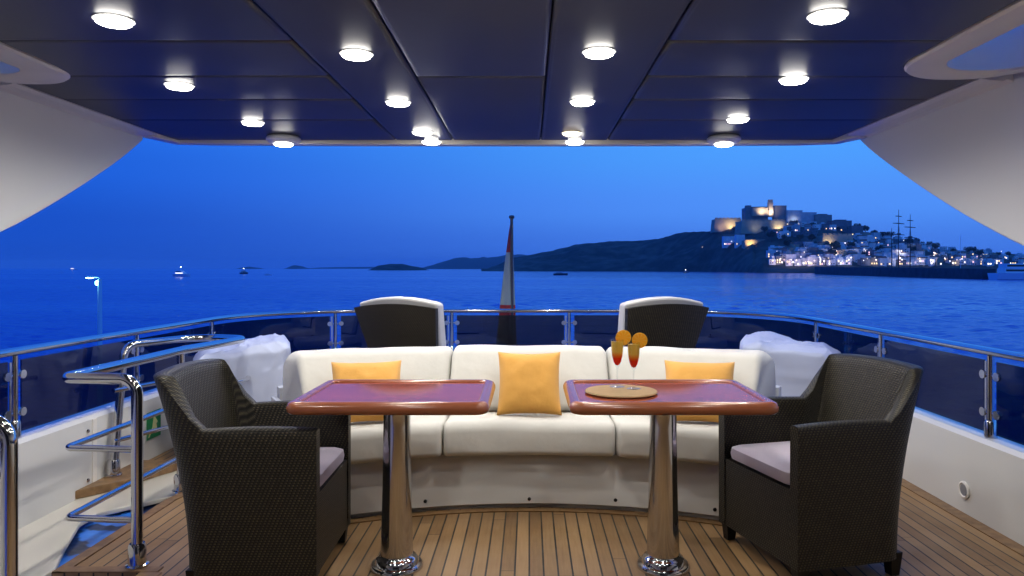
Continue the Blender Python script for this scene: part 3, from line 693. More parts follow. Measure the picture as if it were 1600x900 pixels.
def rail_path(off=0, ystart=-1.5, r=1.15, seg=18):
    x0, x1, y1 = XL-off, XR+off, YB+off
    return [(p.x, p.y) for p in fillet([(x1, ystart, 0), (x1, y1, 0), (x0, y1, 0), (x0, ystart, 0)], r+off, seg)]
bz = .42
bul = thing('bulwark', 'white gelcoat bulwark wrapping round the aft deck under the rail', 'bulwark')
pi, po = rail_path(0), rail_path(.17)
rings = []
for (a, b_) in zip(pi, po):
    zb = -1.2
    rings.append([(a[0], a[1], zb), (b_[0], b_[1], zb), (b_[0], b_[1], bz-.03), (b_[0]*.0+lerp(b_[0], a[0], .12), lerp(b_[1], a[1], .12), bz), (lerp(a[0], b_[0], .12), lerp(a[1], b_[1], .12), bz), (a[0], a[1], bz-.02)])
b = MB(); b.rings(rings); b.build('wall', 'gelcoat', bul)
# seam, screws, drain cap
b = MB(); b.box((XL-.01, 4.24, .02), (XL+.008, 4.28, .40)); b.build('seam_cover', 'gel_trim', bul, smooth=False, bevel=.003)
for z in (.06, .34):
    b = MB(); b.lathe([(.001, 0), (.012, .001), (.010, .006), (.001, .008)], n=12); o = b.build('screw', 'chrome', bul); o.rotation_euler = (0, R(90), 0); o.location = (XL+.001, 4.20, z)
b = MB(); b.lathe([(.045, 0), (.045, .008), (.036, .012), (.030, .006), (.001, .006)], n=28); o = b.build('drain_cap', 'gel_trim', bul); o.rotation_euler = (0, R(-90), 0); o.location = (XR-.001, 3.80, .125)
M['capgrey'] = mat('grey cap', (.25, .25, .27), .5); b = MB(); b.lathe([(.029, 0), (.029, .008), (.001, .009)], n=24); o2 = b.build('cap_face', 'capgrey', o)
# green muster sign
sg = thing('safety_sign', 'square green safety sign with a pale arrow on the left bulwark', 'sign', (XL+.003, 4.93, .225))
b = MB(); b.box((0, -.09, -.09), (.003, .09, .09)); b.build('plate', 'green', sg, smooth=False)
b = MB(); b.prism([(-.035, -.05), (.0, .06), (.05, .01), (.03, .0), (.045, -.055), (.01, -.06), (.0, -.02)], (.0031, .0042), 'x'); b.build('arrow', 'signwhite', sg, smooth=False)
b = MB(); b.prism([(-.075, -.075), (-.06, -.075), (-.02, -.03), (-.03, -.025)], (.0031, .0042), 'x'); b.prism([(.05, .05), (.07, .07), (.04, .078), (.02, .07)], (.0031, .0042), 'x'); b.build('figure', 'signwhite', sg, smooth=False)

# stair coaming, ledge, painted sea sheet, well
sw = thing('stair_coaming', 'cream moulded coaming of the stairwell beside the left bulwark', 'coaming')
b = MB(); b.prism([(XL+.001, 1.0), (-2.03, 1.0), (-2.03, 3.15), (-2.15, 3.42), (-2.27, 3.72), (-2.27, 3.86), (-2.06, 4.10), (-1.97, 4.18), (-1.96, 4.74), (XL+.001, 4.74)], (-.04, -.015), 'z')
b.build('side_deck', 'gel_cream', sw, smooth=False, bevel=.006, bseg=2)
b = MB(); b.box((-2.03, -1.0, -1.4), (-1.99, 3.06, -1.3)); b.box((-2.45, 1.0, -1.9), (-1.0, 4.5, -1.85)); b.build('well_floor', 'gel_cream', sw, smooth=False)
b = MB(); b.box((-1.985, YS, -1.84), (-1.60, YS+.03, -.09)); b.build('well_wall', 'gel_cream', sw, smooth=False)
b = MB(); b.prism([(XL+.002, 4.08), (-2.36, 4.28), (-2.30, 4.5), (-2.20, 4.74), (XL+.002, 4.74)], (-.013, .035), 'z'); lg = b.build('teak_ledge', 'teak_plain', None, smooth=False, bevel=.004); tag(lg, 'short teak ledge along the foot of the left bulwark', 'ledge')
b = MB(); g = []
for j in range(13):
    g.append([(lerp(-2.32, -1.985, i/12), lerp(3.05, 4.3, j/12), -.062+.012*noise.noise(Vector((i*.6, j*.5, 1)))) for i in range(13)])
b.rings(g, False, False); tp = b.build('sea_sheet', 'sea_paint'); tag(tp, 'blue sheet painted as sea reflecting the sky, seen down the stairwell gap', 'sea_sheet')
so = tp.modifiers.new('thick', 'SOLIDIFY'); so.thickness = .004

# ------------------------------------------------------------------ railing with smoked glass
RZ = .85
rp_c = rail_path(.07)
def dens(pts, step=.05):
    out = [Vector(pts[0])]
    for a, b_ in zip(pts, pts[1:]):
        a = Vector(a); b_ = Vector(b_); n_ = max(1, int((b_-a).length/step))
        out += [a.lerp(b_, k/n_) for k in range(1, n_+1)]
    return out
rpd = dens(rp_c)
rail = thing('guard_rail', 'polished steel guard rail with smoked glass panels round the aft deck', 'railing')
b = MB(); b.tube([(p.x, p.y, RZ) for p in rpd], .021, 14); b.build('handrail', 'chrome', rail)
post_xy = [(2.3, 1.40), (2.3, 2.55), (2.3, 3.70), (2.3, 4.85), (2.3, 5.97), (1.53, 7.25), (.39, 7.25), (-.75, 7.25), (-1.92, 7.25), (-2.57, 6.02), (-2.57, 4.85), (-2.57, 3.68), (-2.57, 2.5), (-2.57, 1.3)]
idx = []
for q in post_xy:
    q = Vector(q); i = min(range(len(rpd)), key=lambda k: (rpd[k]-q).length); idx.append(i)
def rail_post(p, t, label=None):
    n_ = Vector((-t.y, t.x)).normalized()
    if n_.dot(Vector((0, 3))-p) < 0: n_ = -n_
    ang = math.atan2(t.y, t.x)
    pe = MB(); pe.tube([(0, 0, bz), (0, 0, RZ-.02)], .017, 12)
    po_ = pe.build('post', 'chrome', rail); po_.location = (p.x, p.y, 0); po_.rotation_euler = (0, 0, ang)
    b = MB(); b.box((.026, -.006, bz+.02), (.040, .006, RZ-.05)); b.build('flat_bar', 'chrome', po_, smooth=False)
    b = MB(); b.lathe([(.030, bz+.001), (.030, bz+.075), (.024, bz+.085)], n=20); b.build('socket', 'chrome', po_)
    for z in (bz+.12, RZ-.12):
        for sx in (-1, 1):
            b = MB(); b.tube([(sx*.012, 0, z), (sx*.05, 0, z)], .008, 8)
            b.lathe([(.001, -.012), (.022, -.012), (.024, -.008), (.024, .008), (.022, .012), (.001, .012)], n=16)
            # discs face inboard
            k0 = len(b.v)-16*6
            for q in range(k0, len(b.v)):
                x, y, zz = b.v[q]; b.v[q] = (sx*.055+x, zz, z+y)
            b.build('clamp', 'chrome', po_)
for i in idx:
    t = (rpd[min(i+1, len(rpd)-1)]-rpd[max(i-1, 0)]); rail_post(rpd[i], t)
for i0, i1 in zip([2]+idx, idx+[len(rpd)-3]):
    seg = rpd[i0:i1+1]
    if len(seg) < 4: continue
    # trim ends
    seg = seg[1:-1]; rings = []
    for k, p in enumerate(seg):
        t = (seg[min(k+1, len(seg)-1)]-seg[max(k-1, 0)]).normalized(); n_ = Vector((-t.y, t.x))*.004
        rings.append([(p.x-n_.x, p.y-n_.y, bz+.02), (p.x+n_.x, p.y+n_.y, bz+.02), (p.x+n_.x, p.y+n_.y, RZ-.045), (p.x-n_.x, p.y-n_.y, RZ-.045)])
    b = MB(); b.rings(rings); b.build('glass_panel', 'tint', rail)

# ------------------------------------------------------------------ curved stair rail
sr = thing('stair_rail', 'looping polished stair rail with three posts around the stairwell', 'stair rail')
Ax, Ay = -1.665, 3.125; Bx, By = -1.975, 4.17; Cx, Cy = -2.475, 4.38; ZT = .80
path = fillet([(Ax, Ay, .06), (Ax, Ay, ZT), (-1.99, Ay+.03, ZT), (-1.965, 4.2, ZT+.005), (-1.88, 4.90, ZT), (-2.25, 5.02, ZT), (Cx, 4.50, ZT), (Cx, Cy, .06)], [0, .07, .035, .5, .12, .2, .09, 0], 9)
b = MB(); b.tube(path, .0235, 16); b.build('handrail', 'chrome', sr)
b = MB(); b.tube([(Bx, By, .06), (Bx, By, ZT-.012)], .021, 14); b.build('post', 'chrome', sr)
def socket(x, y, parent, z=0):
    b = MB(); b.lathe([(.046, z), (.046, z+.008), (.036, z+.012), (.036, z+.085), (.030, z+.097), (.026, z+.097)], (x, y, 0), 24); b.build('socket', 'chrome', parent)
socket(Ax, Ay, sr, .0062); socket(Bx, By, sr, .0062); socket(Cx, Cy, sr, .036)
for z in (.50, .20):
    b = MB(); b.tube(fillet([(Ax-.01, Ay, z), (-1.985, Ay+.03, z), (Bx, By, z)], [0, .03, 0], 8), .014, 12); b.build('mid_rail', 'chrome', sr)
    b = MB(); b.tube(fillet([(Bx, By, z+.04), (-1.84, 4.93, z+.04), (-2.25, 5.02, z+.04), (Cx, Cy, z+.04)], [0, .1, .2, 0], 8), .014, 12); b.build('mid_rail', 'chrome', sr)
sr2 = thing('stair_rail', 'thick steel rail post at the lower left corner nearest the camera', 'stair rail')
b = MB(); b.tube(fillet([(-1.625, 2.30, .04), (-1.625, 2.30, .80), (-2.0, 2.28, .80), (-2.05, 1.2, .80)], [0, .08, .06, 0], 10), .0235, 16); b.build('handrail', 'chrome', sr2)
b = MB(); b.tube([(-1.625, 2.30, .62), (-2.0, 2.28, .62), (-2.05, 1.2, .62)], .012, 10); b.build('mid_rail', 'chrome', sr2); socket(-1.56-.065, 2.30, sr2, .0055)

# ------------------------------------------------------------------ hardtop ceiling
CZ = 2.20; YA = 5.36
ceil = D.objects.new('ceiling', None); COL.objects.link(ceil); tag(ceil, kind='structure')
def panel(poly, name='panel'):
    # upholstered panel with rolled edges: rings inset, dropping to the face
    n = len(poly); c = Vector((sum(p[0] for p in poly)/n, sum(p[1] for p in poly)/n))
    def inset(d):
        out = []
        for i in range(n):
            a = Vector(poly[i-1]); p = Vector(poly[i]); q = Vector(poly[(i+1) % n])
            e1 = (p-a).normalized(); e2 = (q-p).normalized(); n1 = Vector((-e1.y, e1.x)); n2 = Vector((-e2.y, e2.x))
            bis = (n1+n2); bis = bis/max(.3, bis.length**2/2)
            out.append(p+bis*d)
        return out
    rings = []
    for d, z in ((.0025, CZ+.03), (.0025, CZ+.012), (.006, CZ+.005), (.014, CZ+.001), (.030, CZ)):
        rings.append([(p.x, p.y, z) for p in inset(d)])
    b = MB(); b.rings(rings, True, True); return b.build(name, 'navy', ceil, ang=60)
Y0 = -1.4
def rect(x0, x1, y0, y1): return [(x0, y0), (x1, y0), (x1, y1), (x0, y1)]
XNL, XNR = -2.585, 2.21
for y0, y1 in ((Y0, 1.4), (1.4, 3.58), (3.58, YA)): panel(rect(-.555, .083, y0, y1))
for y0, y1 in ((Y0, 1.9), (1.9, YA)): panel(rect(-.97, -.555, y0, y1)); panel(rect(.083, .57, y0, y1))
def arcn(cx, cy, r, a0, a1, n=8): return [(cx+r*math.cos(R(lerp(a0, a1, k/n))), cy+r*math.sin(R(lerp(a0, a1, k/n)))) for k in range(n+1)]
# right outer column (white skylight surround bites into it)
for y0, y1 in ((Y0, .5), (.5, 1.5), (1.5, 2.3), (2.3, 3.02)): panel(rect(.57, 1.71, y0, y1)); panel(rect(-2.19, -.97, y0, y1))
panel([(.57, 3.02), (1.71, 3.02), (1.71, 3.26)]+arcn(2.02, 3.26, .31, 180, 90)[1:-1]+[(2.02, 3.57), (.57, 3.57)])
panel([(-.97, 3.02), (-.97, 3.57), (-2.3, 3.57)]+[(-2.235, 3.50), (-2.20, 3.42), (-2.19, 3.30), (-2.19, 3.02)])
panel([(.57, 3.57), (XNR, 3.57), (XNR, 4.06), (.57, 4.06)])
panel([(-.97, 3.57), (-.97, 4.06), (XNL, 4.06), (XNL, 3.67), (-2.40, 3.64), (-2.3, 3.57)])
for y0, y1 in ((4.06, 4.62), (4.62, YA)):
    panel(rect(.57, XNR, y0, y1)); panel(rect(XNL, -.97, y0, y1))
# backing and roof slab
b = MB(); b.box((-2.18, Y0, CZ+.031), (1.70, 5.45, CZ+.22)); b.box((1.701, 3.60, CZ+.031), (2.55, 5.2, CZ+.22)); b.box((-2.85, 3.69, CZ+.031), (-2.181, 5.2, CZ+.22))
b.box((1.701, Y0, CZ+.031), (2.55, 1.45, CZ+.22)); b.box((-2.85, Y0, CZ+.031), (-2.181, 1.45, CZ+.22)); b.build('roof_slab', 'hole', ceil, smooth=False)
# aft trim lip and side coves
XWL, XWR = -2.71, 2.37
strip([(XWL+.02, 5.12), (-2.60, 5.42), (-2.3, 5.46), (-1.2, 5.49), (0, 5.50), (1.0, 5.49), (2.0, 5.46), (2.26, 5.40), (XWR-.01, 5.14)], .09, CZ-.022, CZ+.26, -1).build('aft_trim', 'gel_trim', ceil, bevel=.008)
for s_, xn, xw in ((1, XNR, XWR), (-1, XNL, XWL)):
    b = MB(); prof = [(xn, CZ+.02), (xn, CZ-.001), (lerp(xn, xw, .25), CZ-.010), (lerp(xn, xw, .7), CZ-.014), (lerp(xn, xw, .8), CZ-.004), (xw-.002*s_, CZ-.018), (xw-.002*s_, CZ+.10), (xn, CZ+.10)]
    b.prism(prof, ((3.60 if s_ > 0 else 3.69), 5.13), 'y'); b.build('side_cove', 'gel_trim', ceil, smooth=False)
# skylight surrounds
def skylight(x0, x1, y0, y1, r, hx0, hx1, hy0, hy1, hr):
    o_ = rrect(x0, x1, y0, y1, r, 10); h_ = rrect(hx0, hx1, hy0, hy1, hr, 10)
    mid = [(lerp(a[0], c[0], .9), lerp(a[1], c[1], .9)) for a, c in zip(o_, h_)]
    e_ = [(lerp(a[0], c[0], .06), lerp(a[1], c[1], .06)) for a, c in zip(o_, h_)]
    b = MB(); b.rings([[(p[0], p[1], z) for p in l_] for l_, z in ((o_, CZ+.20), (o_, CZ-.002), (e_, CZ-.012), (mid, CZ-.014), (h_, CZ-.004), (h_, CZ+.30), (o_, CZ+.30), (o_, CZ+.20))], True, False)
    b.build('skylight_surround', 'gel_trim', ceil)
skylight(1.71, XWR-.002, 1.46, 3.595, .31, 1.87, XWR-.05, 1.62, 3.445, .20)
skylight(XWL+.002, -2.19, 1.46, 3.685, .24, -2.655, -2.36, 1.62, 3.50, .13)
# side wings
def wing(x, s_, low, label):
    poly = low+[(low[-1][0]-.5, low[-1][1]-.25), (low[-1][0]-1.0, low[-1][1]-.55), (low[-1][0]-1.4, .425), (-1.5, .425), (-1.5, CZ+.27), (low[0][0], CZ+.27)]
    t = thing('side_wing', label, 'side wing'); xs = (x, x+.13*s_)
    b = MB(); b.prism([(p[0], p[1]) for p in poly], (min(xs), max(xs)), 'x'); b.build('panel', 'gel_wing', t, smooth=False, bevel=.012, bseg=3); return t
def smooth_curve(pts, n=6):
    out = []
    for i in range(len(pts)-1):
        p0 = pts[max(0, i-1)]; p1 = pts[i]; p2 = pts[i+1]; p3 = pts[min(len(pts)-1, i+2)]
        for k in range(n):
            t = k/n
            out.append(tuple(.5*((2*p1[c])+(-p0[c]+p2[c])*t+(2*p0[c]-5*p1[c]+4*p2[c]-p3[c])*t*t+(-p0[c]+3*p1[c]-3*p2[c]+p3[c])*t**3) for c in (0, 1)))
    return out+[pts[-1]]
wing(XWR, 1, smooth_curve([(5.31, 2.205), (5.047, 2.052), (4.588, 1.822), (4.174, 1.63), (3.871, 1.502), (3.526, 1.372), (3.0, 1.20)]), 'curved white side wing at the upper right under the ceiling')
wing(XWL, -1, smooth_curve([(5.17, 2.17), (4.87, 1.985), (4.44, 1.757), (4.074, 1.58), (3.77, 1.45), (3.2, 1.235)]), 'curved white side wing at the upper left under the ceiling')
# bulkhead behind the camera
bh = D.objects.new('wall', None); COL.objects.link(bh); tag(bh, kind='structure')
b = MB(); b.box((-2.7, -1.62, 0), (-1.5, -1.5, 2.3)); b.box((1.3, -1.62, 0), (2.37, -1.5, 2.3)); b.box((-1.5, -1.62, 2.0), (1.3, -1.5, 2.3)); b.build('bulkhead', 'gelcoat', bh, smooth=False)
b = MB(); b.box((-1.5, -1.58, 0), (1.3, -1.55, 2.0)); b.build('sliding_door', 'win', bh, smooth=False)

# ------------------------------------------------------------------ downlights
cols_ = ['leftmost', 'inner left', 'inner right', 'rightmost']; ords = ['nearest', 'second', 'third', 'farthest']
LZ = 2.16
grid = [[(178, 38), (280, 138), (395, 195), (443, 232)], [(557, 90), (622, 164), (660, 210), (674, 229)],
        [(936, 87), (910, 163), (893, 211), (898, 229)], [(1293, 31), (1240, 129), (1153, 190), (1131, 230)]]
def spot(x, y, z, e, parent, col=(1, .95, .89)):
    l = D.lights.new('downlight_beam', 'SPOT'); l.energy = e; l.color = col; l.spot_size = R(168); l.spot_blend = .75; l.shadow_soft_size = .014
    o = D.objects.new('downlight_beam', l); COL.objects.link(o); o.parent = parent; o.location = (x, y, z)
bul_mesh = {}
def downlight(x, y, label, big_=False, warm=False, low=0, e=None):
    t = thing('ceiling_downlight', label, 'downlight', (x, y, CZ-.001), 0, 'round downlights in the navy ceiling')
    zb = -low
    b = MB()
    if big_: b.lathe([(.105, 0), (.118, -.012), (.118, -.028), (.10, -.042), (.045, -.048), (.001, -.048)], n=36); zb = -.048
    if low and not big_: b.lathe([(.05, 0), (.05, zb)], n=24)
    b.lathe([(.060, zb-.0005), (.072, zb-.0008), (.073, zb-.0025), (.066, zb-.0045), (.059, zb-.003)], n=32, caps=False)
    b.build('bezel', 'lamp_body', t)
    b = MB(); b.lathe([(.061, zb-.004), (.061, zb-.013), (.054, zb-.017), (.030, zb-.019), (.001, zb-.020)], n=24, caps=False); b.build('bulb', 'bulb_warm' if warm else 'bulb', t)
    spot(0, 0, zb-.06, (LAMP_W if e is None else e)*(.4 if warm else 1), t)
    return t
for ci, colm in enumerate(grid):
    for ri, (px, py) in enumerate(colm):
        low = .0
        if ri == 3:
            y = 5.20 if ci in (0, 3) else 5.22; low = .03; z = 2.14
        else: y = 1150*(CZ-.018-EYE)/(419-py)
        x = (px-827)/1150*y
        bg = ri == 3 and ci in (0, 3)
        lab = '%s downlight of the %s ceiling column' % (ords[ri], cols_[ci])
        if ci == 2 and ri == 2: lab = 'dim warm downlight, third of the inner right ceiling column'
        if bg: lab = 'downlight under a round white base at the %s aft ceiling edge' % ('left' if ci == 0 else 'right')
        downlight(x, y, lab, bg, ci == 2 and ri == 2, low, e=LAMP_W*.35 if bg else None)
# the same columns carry on over the camera
for x, y in ((-1.45, 1.75), (-.72, 2.15), (.33, 2.15), (1.05, 1.75), (-.7, .9), (.4, .9)):
    downlight(x, y, 'downlight over the camera, out of the frame', e=LAMP_W*.7)

# ------------------------------------------------------------------ sofa
AE = R(27.8)
sofa = thing('curved_sofa', 'long curved cream sofa on a white base facing the tables', 'sofa')
def bow(r, x):      # y at a given x on radius r
    return SCY+math.sqrt(max(r*r-x*x, 0))
def bow_sweep(prof, x0, x1, n=20, endround=.03, ends=(1, 1), lean=None):
    """prof: list of (r,z); x0,x1: inner/outer x, callable of r or numbers"""
    cr = sum(p[0] for p in prof)/len(prof); cz = sum(p[1] for p in prof)/len(prof)
    wdt = max(p[0] for p in prof)-min(p[0] for p in prof)
    L_ = abs((x1(cr) if callable(x1) else x1)-(x0(cr) if callable(x0) else x0))
    us = []
    k_ = 5
    er = endround/L_
    for k in range(k_): us.append((er*(1-math.cos(PI/2*k/k_)), endround*(1-math.sin(PI/2*k/k_)) if ends[0] else 0))
    for k in range(n+1): us.append((lerp(er, 1-er, k/n), 0))
    for k in range(k_-1, -1, -1): us.append((1-er*(1-math.cos(PI/2*k/k_)), endround*(1-math.sin(PI/2*k/k_)) if ends[1] else 0))
    rings = []
    for u_, ins in us:
        ring = []
        for r_, z in prof:
            d = Vector((r_-cr, z-cz)); s_ = max(.05, 1-ins/(d.length+1e-6)*1.3) if ins else 1
            r2, z2 = cr+d.x*s_, cz+d.y*s_
            a = x0(r_) if callable(x0) else x0; c = x1(r_) if callable(x1) else x1
            x = lerp(a, c, u_)
            nz_ = noise.noise(Vector((x*3, r2*4, z2*4)))*.009 - .004*(1-abs(noise.noise(Vector((x*5, r2*3, z2*6+3)))))**6
            ring.append((x, bow(r2, x)+nz_, z2+nz_*(.8 if z2 > cz else 0)))
        rings.append(ring)
    b = MB(); b.rings(rings); return b
def rprof(pts, r, seg=5): return [(p.x, p.y) for p in fillet([(a, c, 0) for a, c in pts], r, seg, True)]
def outer(sgn): return lambda r: sgn*min(r*math.sin(AE), 9)
# base
bp = [(RF+.03, .012), (RF, .03), (RF+.005, .27), (RF+.02, .292), (RB, .292), (RB+.02, .58), (RB+.10, .58), (RB+.10, .0), (RF+.03, 0)]
bow_sweep(bp, lambda r: -r*math.sin(AE+.01), lambda r: r*math.sin(AE+.01), 40, .01, (0, 0)).build('base', 'gelcoat', sofa)
for x in (-.985, -.54, 0.0, .45, .93):
    b = MB(); b.lathe([(.001, 0), (.010, 0), (.008, .004), (.001, .005)], n=12); o = b.build('screw', 'black', sofa); o.location = (x, bow(RF, x)-.001, .052 if abs(x) < .3 else .06); o.rotation_euler = (R(90), 0, 0)
sp = rprof([(RF-.075, .298), (RF-.075, .478), (2.62, .462), (2.62, .298)], [.03, .055, .03, .02])
bpf = rprof([(2.50, .466), (2.76, .80), (2.98, .80), (3.0, .466)], [.03, .085, .06, .02])
for a, c, e in ((-.443, .443, (1, 1)), (.45, outer(1), (1, 1)), (-.45, outer(-1), (1, 1))):
    bow_sweep(sp, a, c, 22, .03, e).build('seat_cushion', 'cream', sofa)
    a2 = a if a != -.443 else -.448; a2 = {-.443: -.452, .45: .458, -.45: -.458}[a]; c2 = .452 if c == .443 else c
    bow_sweep(bpf, a2, c2, 22, .05 if callable(c) else .03, e).build('back_cushion', 'cream', sofa)
for sgn in (-1, 1):         # moulded side cheek of the sofa
    ring = []
    b = MB(); r0, r1 = 2.45, RB+.10
    x_, y_ = math.sin(AE+.012)*sgn, math.cos(AE+.012); x2, y2 = math.sin(AE+.022)*sgn, math.cos(AE+.022)
    r0, r1 = 2.34, 3.11; poly = [(r0, 0), (r1, 0), (r1, .52), (2.92, .52), (2.86, .30), (r0, .27)]
    b.add([(x_*r, SCY+y_*r, z) for r, z in poly]+[(x2*r, SCY+y2*r, z) for r, z in poly], [tuple(range(6)), tuple(range(11, 5, -1))]+[(i, (i+1) % 6, 6+(i+1) % 6, 6+i) for i in range(6)])
    b.build('side_cheek', 'gelcoat', sofa, smooth=False, bevel=.004)

def pillow(label, x, y, z, w, h, tilt, rz, seed):
    b = MB(); n = 18; T = .075; top = []; bot = []
    def pt(i, j, sg):
        u_ = -1+2*i/n; v_ = -1+2*j/n
        e = (1-abs(u_)**2.6)*(1-abs(v_)**2.6)
        th = T*max(e, 0)**.55
        px_ = u_*w/2*(1-.07*(1-v_*v_)*abs(u_)); pz = v_*h/2*(1-.07*(1-u_*u_)*abs(v_))
        th = max(th, .005)
        th += .010*noise.noise(Vector((u_*2.5+seed, v_*2.5, sg)))*e + .006*noise.noise(Vector((u_*6+seed, v_*6, sg)))*e
        return (px_, sg*th, pz+h/2)
    for sg in (-1, 1):
        b.rings([[pt(i, j, sg) for i in range(n+1)] for j in range(n+1)], False, False)
    edge = [(i, 0) for i in range(n)]+[(n, j) for j in range(n)]+[(i, n) for i in range(n, 0, -1)]+[(0, j) for j in range(n, 0, -1)]
    b.rings([[pt(i, j, -1) for i, j in edge], [pt(i, j, 1) for i, j in edge]], True, False)
    o = b.build('cushion', 'orange', None, ang=75); tag(o, label, 'cushion', 'yellow scatter cushions on the sofa')
    me = o.data; bm = bmesh.new(); bm.from_mesh(me); bmesh.ops.remove_doubles(bm, verts=bm.verts, dist=.0008); bmesh.ops.recalc_face_normals(bm, faces=bm.faces); bm.to_mesh(me); bm.free()
    o.location = (x, y, z); o.rotation_euler = (R(tilt), 0, rz)
pillow('yellow cushion standing in the middle of the sofa between the tables', 0, 3.965, .478, .35, .36, -27, 0, 1)
pillow('yellow cushion at the left end of the sofa behind the left table', -.825, 3.745, .482, .37, .37, -40, R(13), 7)
pillow('yellow cushion at the right end of the sofa behind the right table', .865, 3.745, .482, .37, .37, -40, R(-13), 13)

# ------------------------------------------------------------------ tables
def table(label, x0, x1, pcx):
    y0, y1 = 2.80, 3.42; cx, cy = (x0+x1)/2, (y0+y1)/2
    t = thing('dining_table', label, 'table', (pcx, 3.13, 0), 0, 'cherry pedestal tables')
    ox, oy = cx-pcx, cy-3.13; w, d = (x1-x0)/2, (y1-y0)/2
    def rr_(i, r=.05): return rrect(ox-w+i, ox+w-i, oy-d+i, oy+d-i, max(r-i*.4, .015), 6)
    # bullnose rim
    prof = [(.045, .708), (.022, .706), (.008, .710), (.0, .720), (.0, .735), (.008, .750), (.020, .756), (.036, .756), (.044, .7525), (.047, .748)]
    b = MB(); b.rings([[(p[0], p[1], z) for p in rr_(i)] for i, z in prof], True, False); b.build('rim', 'cherry_edge', t, ang=80)
    b = MB(); b.rings([[(p[0], p[1], z) for p in rr_(i)] for i, z in ((.046, .704), (.046, .747))], True, True); b.build('tabletop', 'cherry', t, smooth=False)
    # pedestal
    b = MB(); b.lathe([(.060, .703), (.057, .69), (.057, .60), (.061, .35), (.067, .12), (.069, .052)], n=40); b.build('pedestal', 'chrome', t)
    b = MB(); b.lathe([(.112, .001), (.112, .012), (.106, .020), (.094, .022), (.090, .036), (.084, .046), (.076, .050), (.072, .058)], n=40); b.build('foot_ring', 'chrome', t)
    b = MB(); b.box((-.16, -.10, .684), (.16, .10, .7015)); b.build('top_plate', 'chrome', t, smooth=False, bevel=.003)
    return t
table('cherry pedestal table on the left with a bare top', -.94, -.155, -.563)
table('cherry pedestal table on the right holding the drinks', .155, .965, .569)

# placemat and drinks
b = MB(); b.lathe([(.001, 0), (.148, 0), (.152, .004), (.148, .008), (.001, .0075)], n=64); pm_ = b.build('placemat', 'straw', None); pm_.location = (.385, 3.085, .7505); tag(pm_, 'round woven straw placemat under the two drinks', 'placemat')
def cocktail(label, x, y, s_, srot, rz):
    t = thing('cocktail_glass', label, 'cocktail', (x, y, .7588), rz, 'layered cocktails on the straw mat'); t.scale = (s_, s_, s_)
    outer_ = [(.001, 0), (.031, .0005), (.032, .002), (.020, .005), (.006, .010), (.0035, .02), (.0032, .06), (.004, .082), (.010, .092), (.0175, .108), (.0235, .135), (.0265, .165), (.0280, .205)]
    inner_ = [(.0266, .205), (.0252, .165), (.0222, .135), (.0162, .109), (.009, .096), (.001, .092)]
    b = MB(); b.lathe(outer_+inner_, n=32, caps=False); b.build('glass', 'glass', t)
    b = MB(); b.lathe([(.001, .0925), (.0088, .0965), (.0160, .1093), (.0219, .1352), (.0249, .165), (.0261, .195), (.0005, .1952)], n=28, caps=False); b.build('drink', 'drink', t)
    o = MB(); c_ = []
    prof = [(.030, -.003), (.034, -.002), (.034, .002), (.030, .003)]
    o.rings([[(r*math.cos(2*PI*k/32), d, r*math.sin(2*PI*k/32)) for k in range(32)] for r, d in prof+[prof[0]]], True, False)
    sl = o.build('orange_slice', 'rind', t)
    sl.location = (.026, 0, .212); sl.rotation_euler = (R(8), 0, srot)
    o = MB(); o.rings([[(r*math.cos(2*PI*k/32), d, r*math.sin(2*PI*k/32)) for k in range(32)] for r, d in ((.0305, -.0024), (.0305, .0024))]); o.build('flesh', 'flesh', sl)
    return t
cocktail('layered red and yellow cocktail on the left of the mat', .379, 3.17, 1.0, R(6), 0)
cocktail('layered red and yellow cocktail on the right of the mat, nearer the camera', .442, 3.115, .97, R(-4), 0)

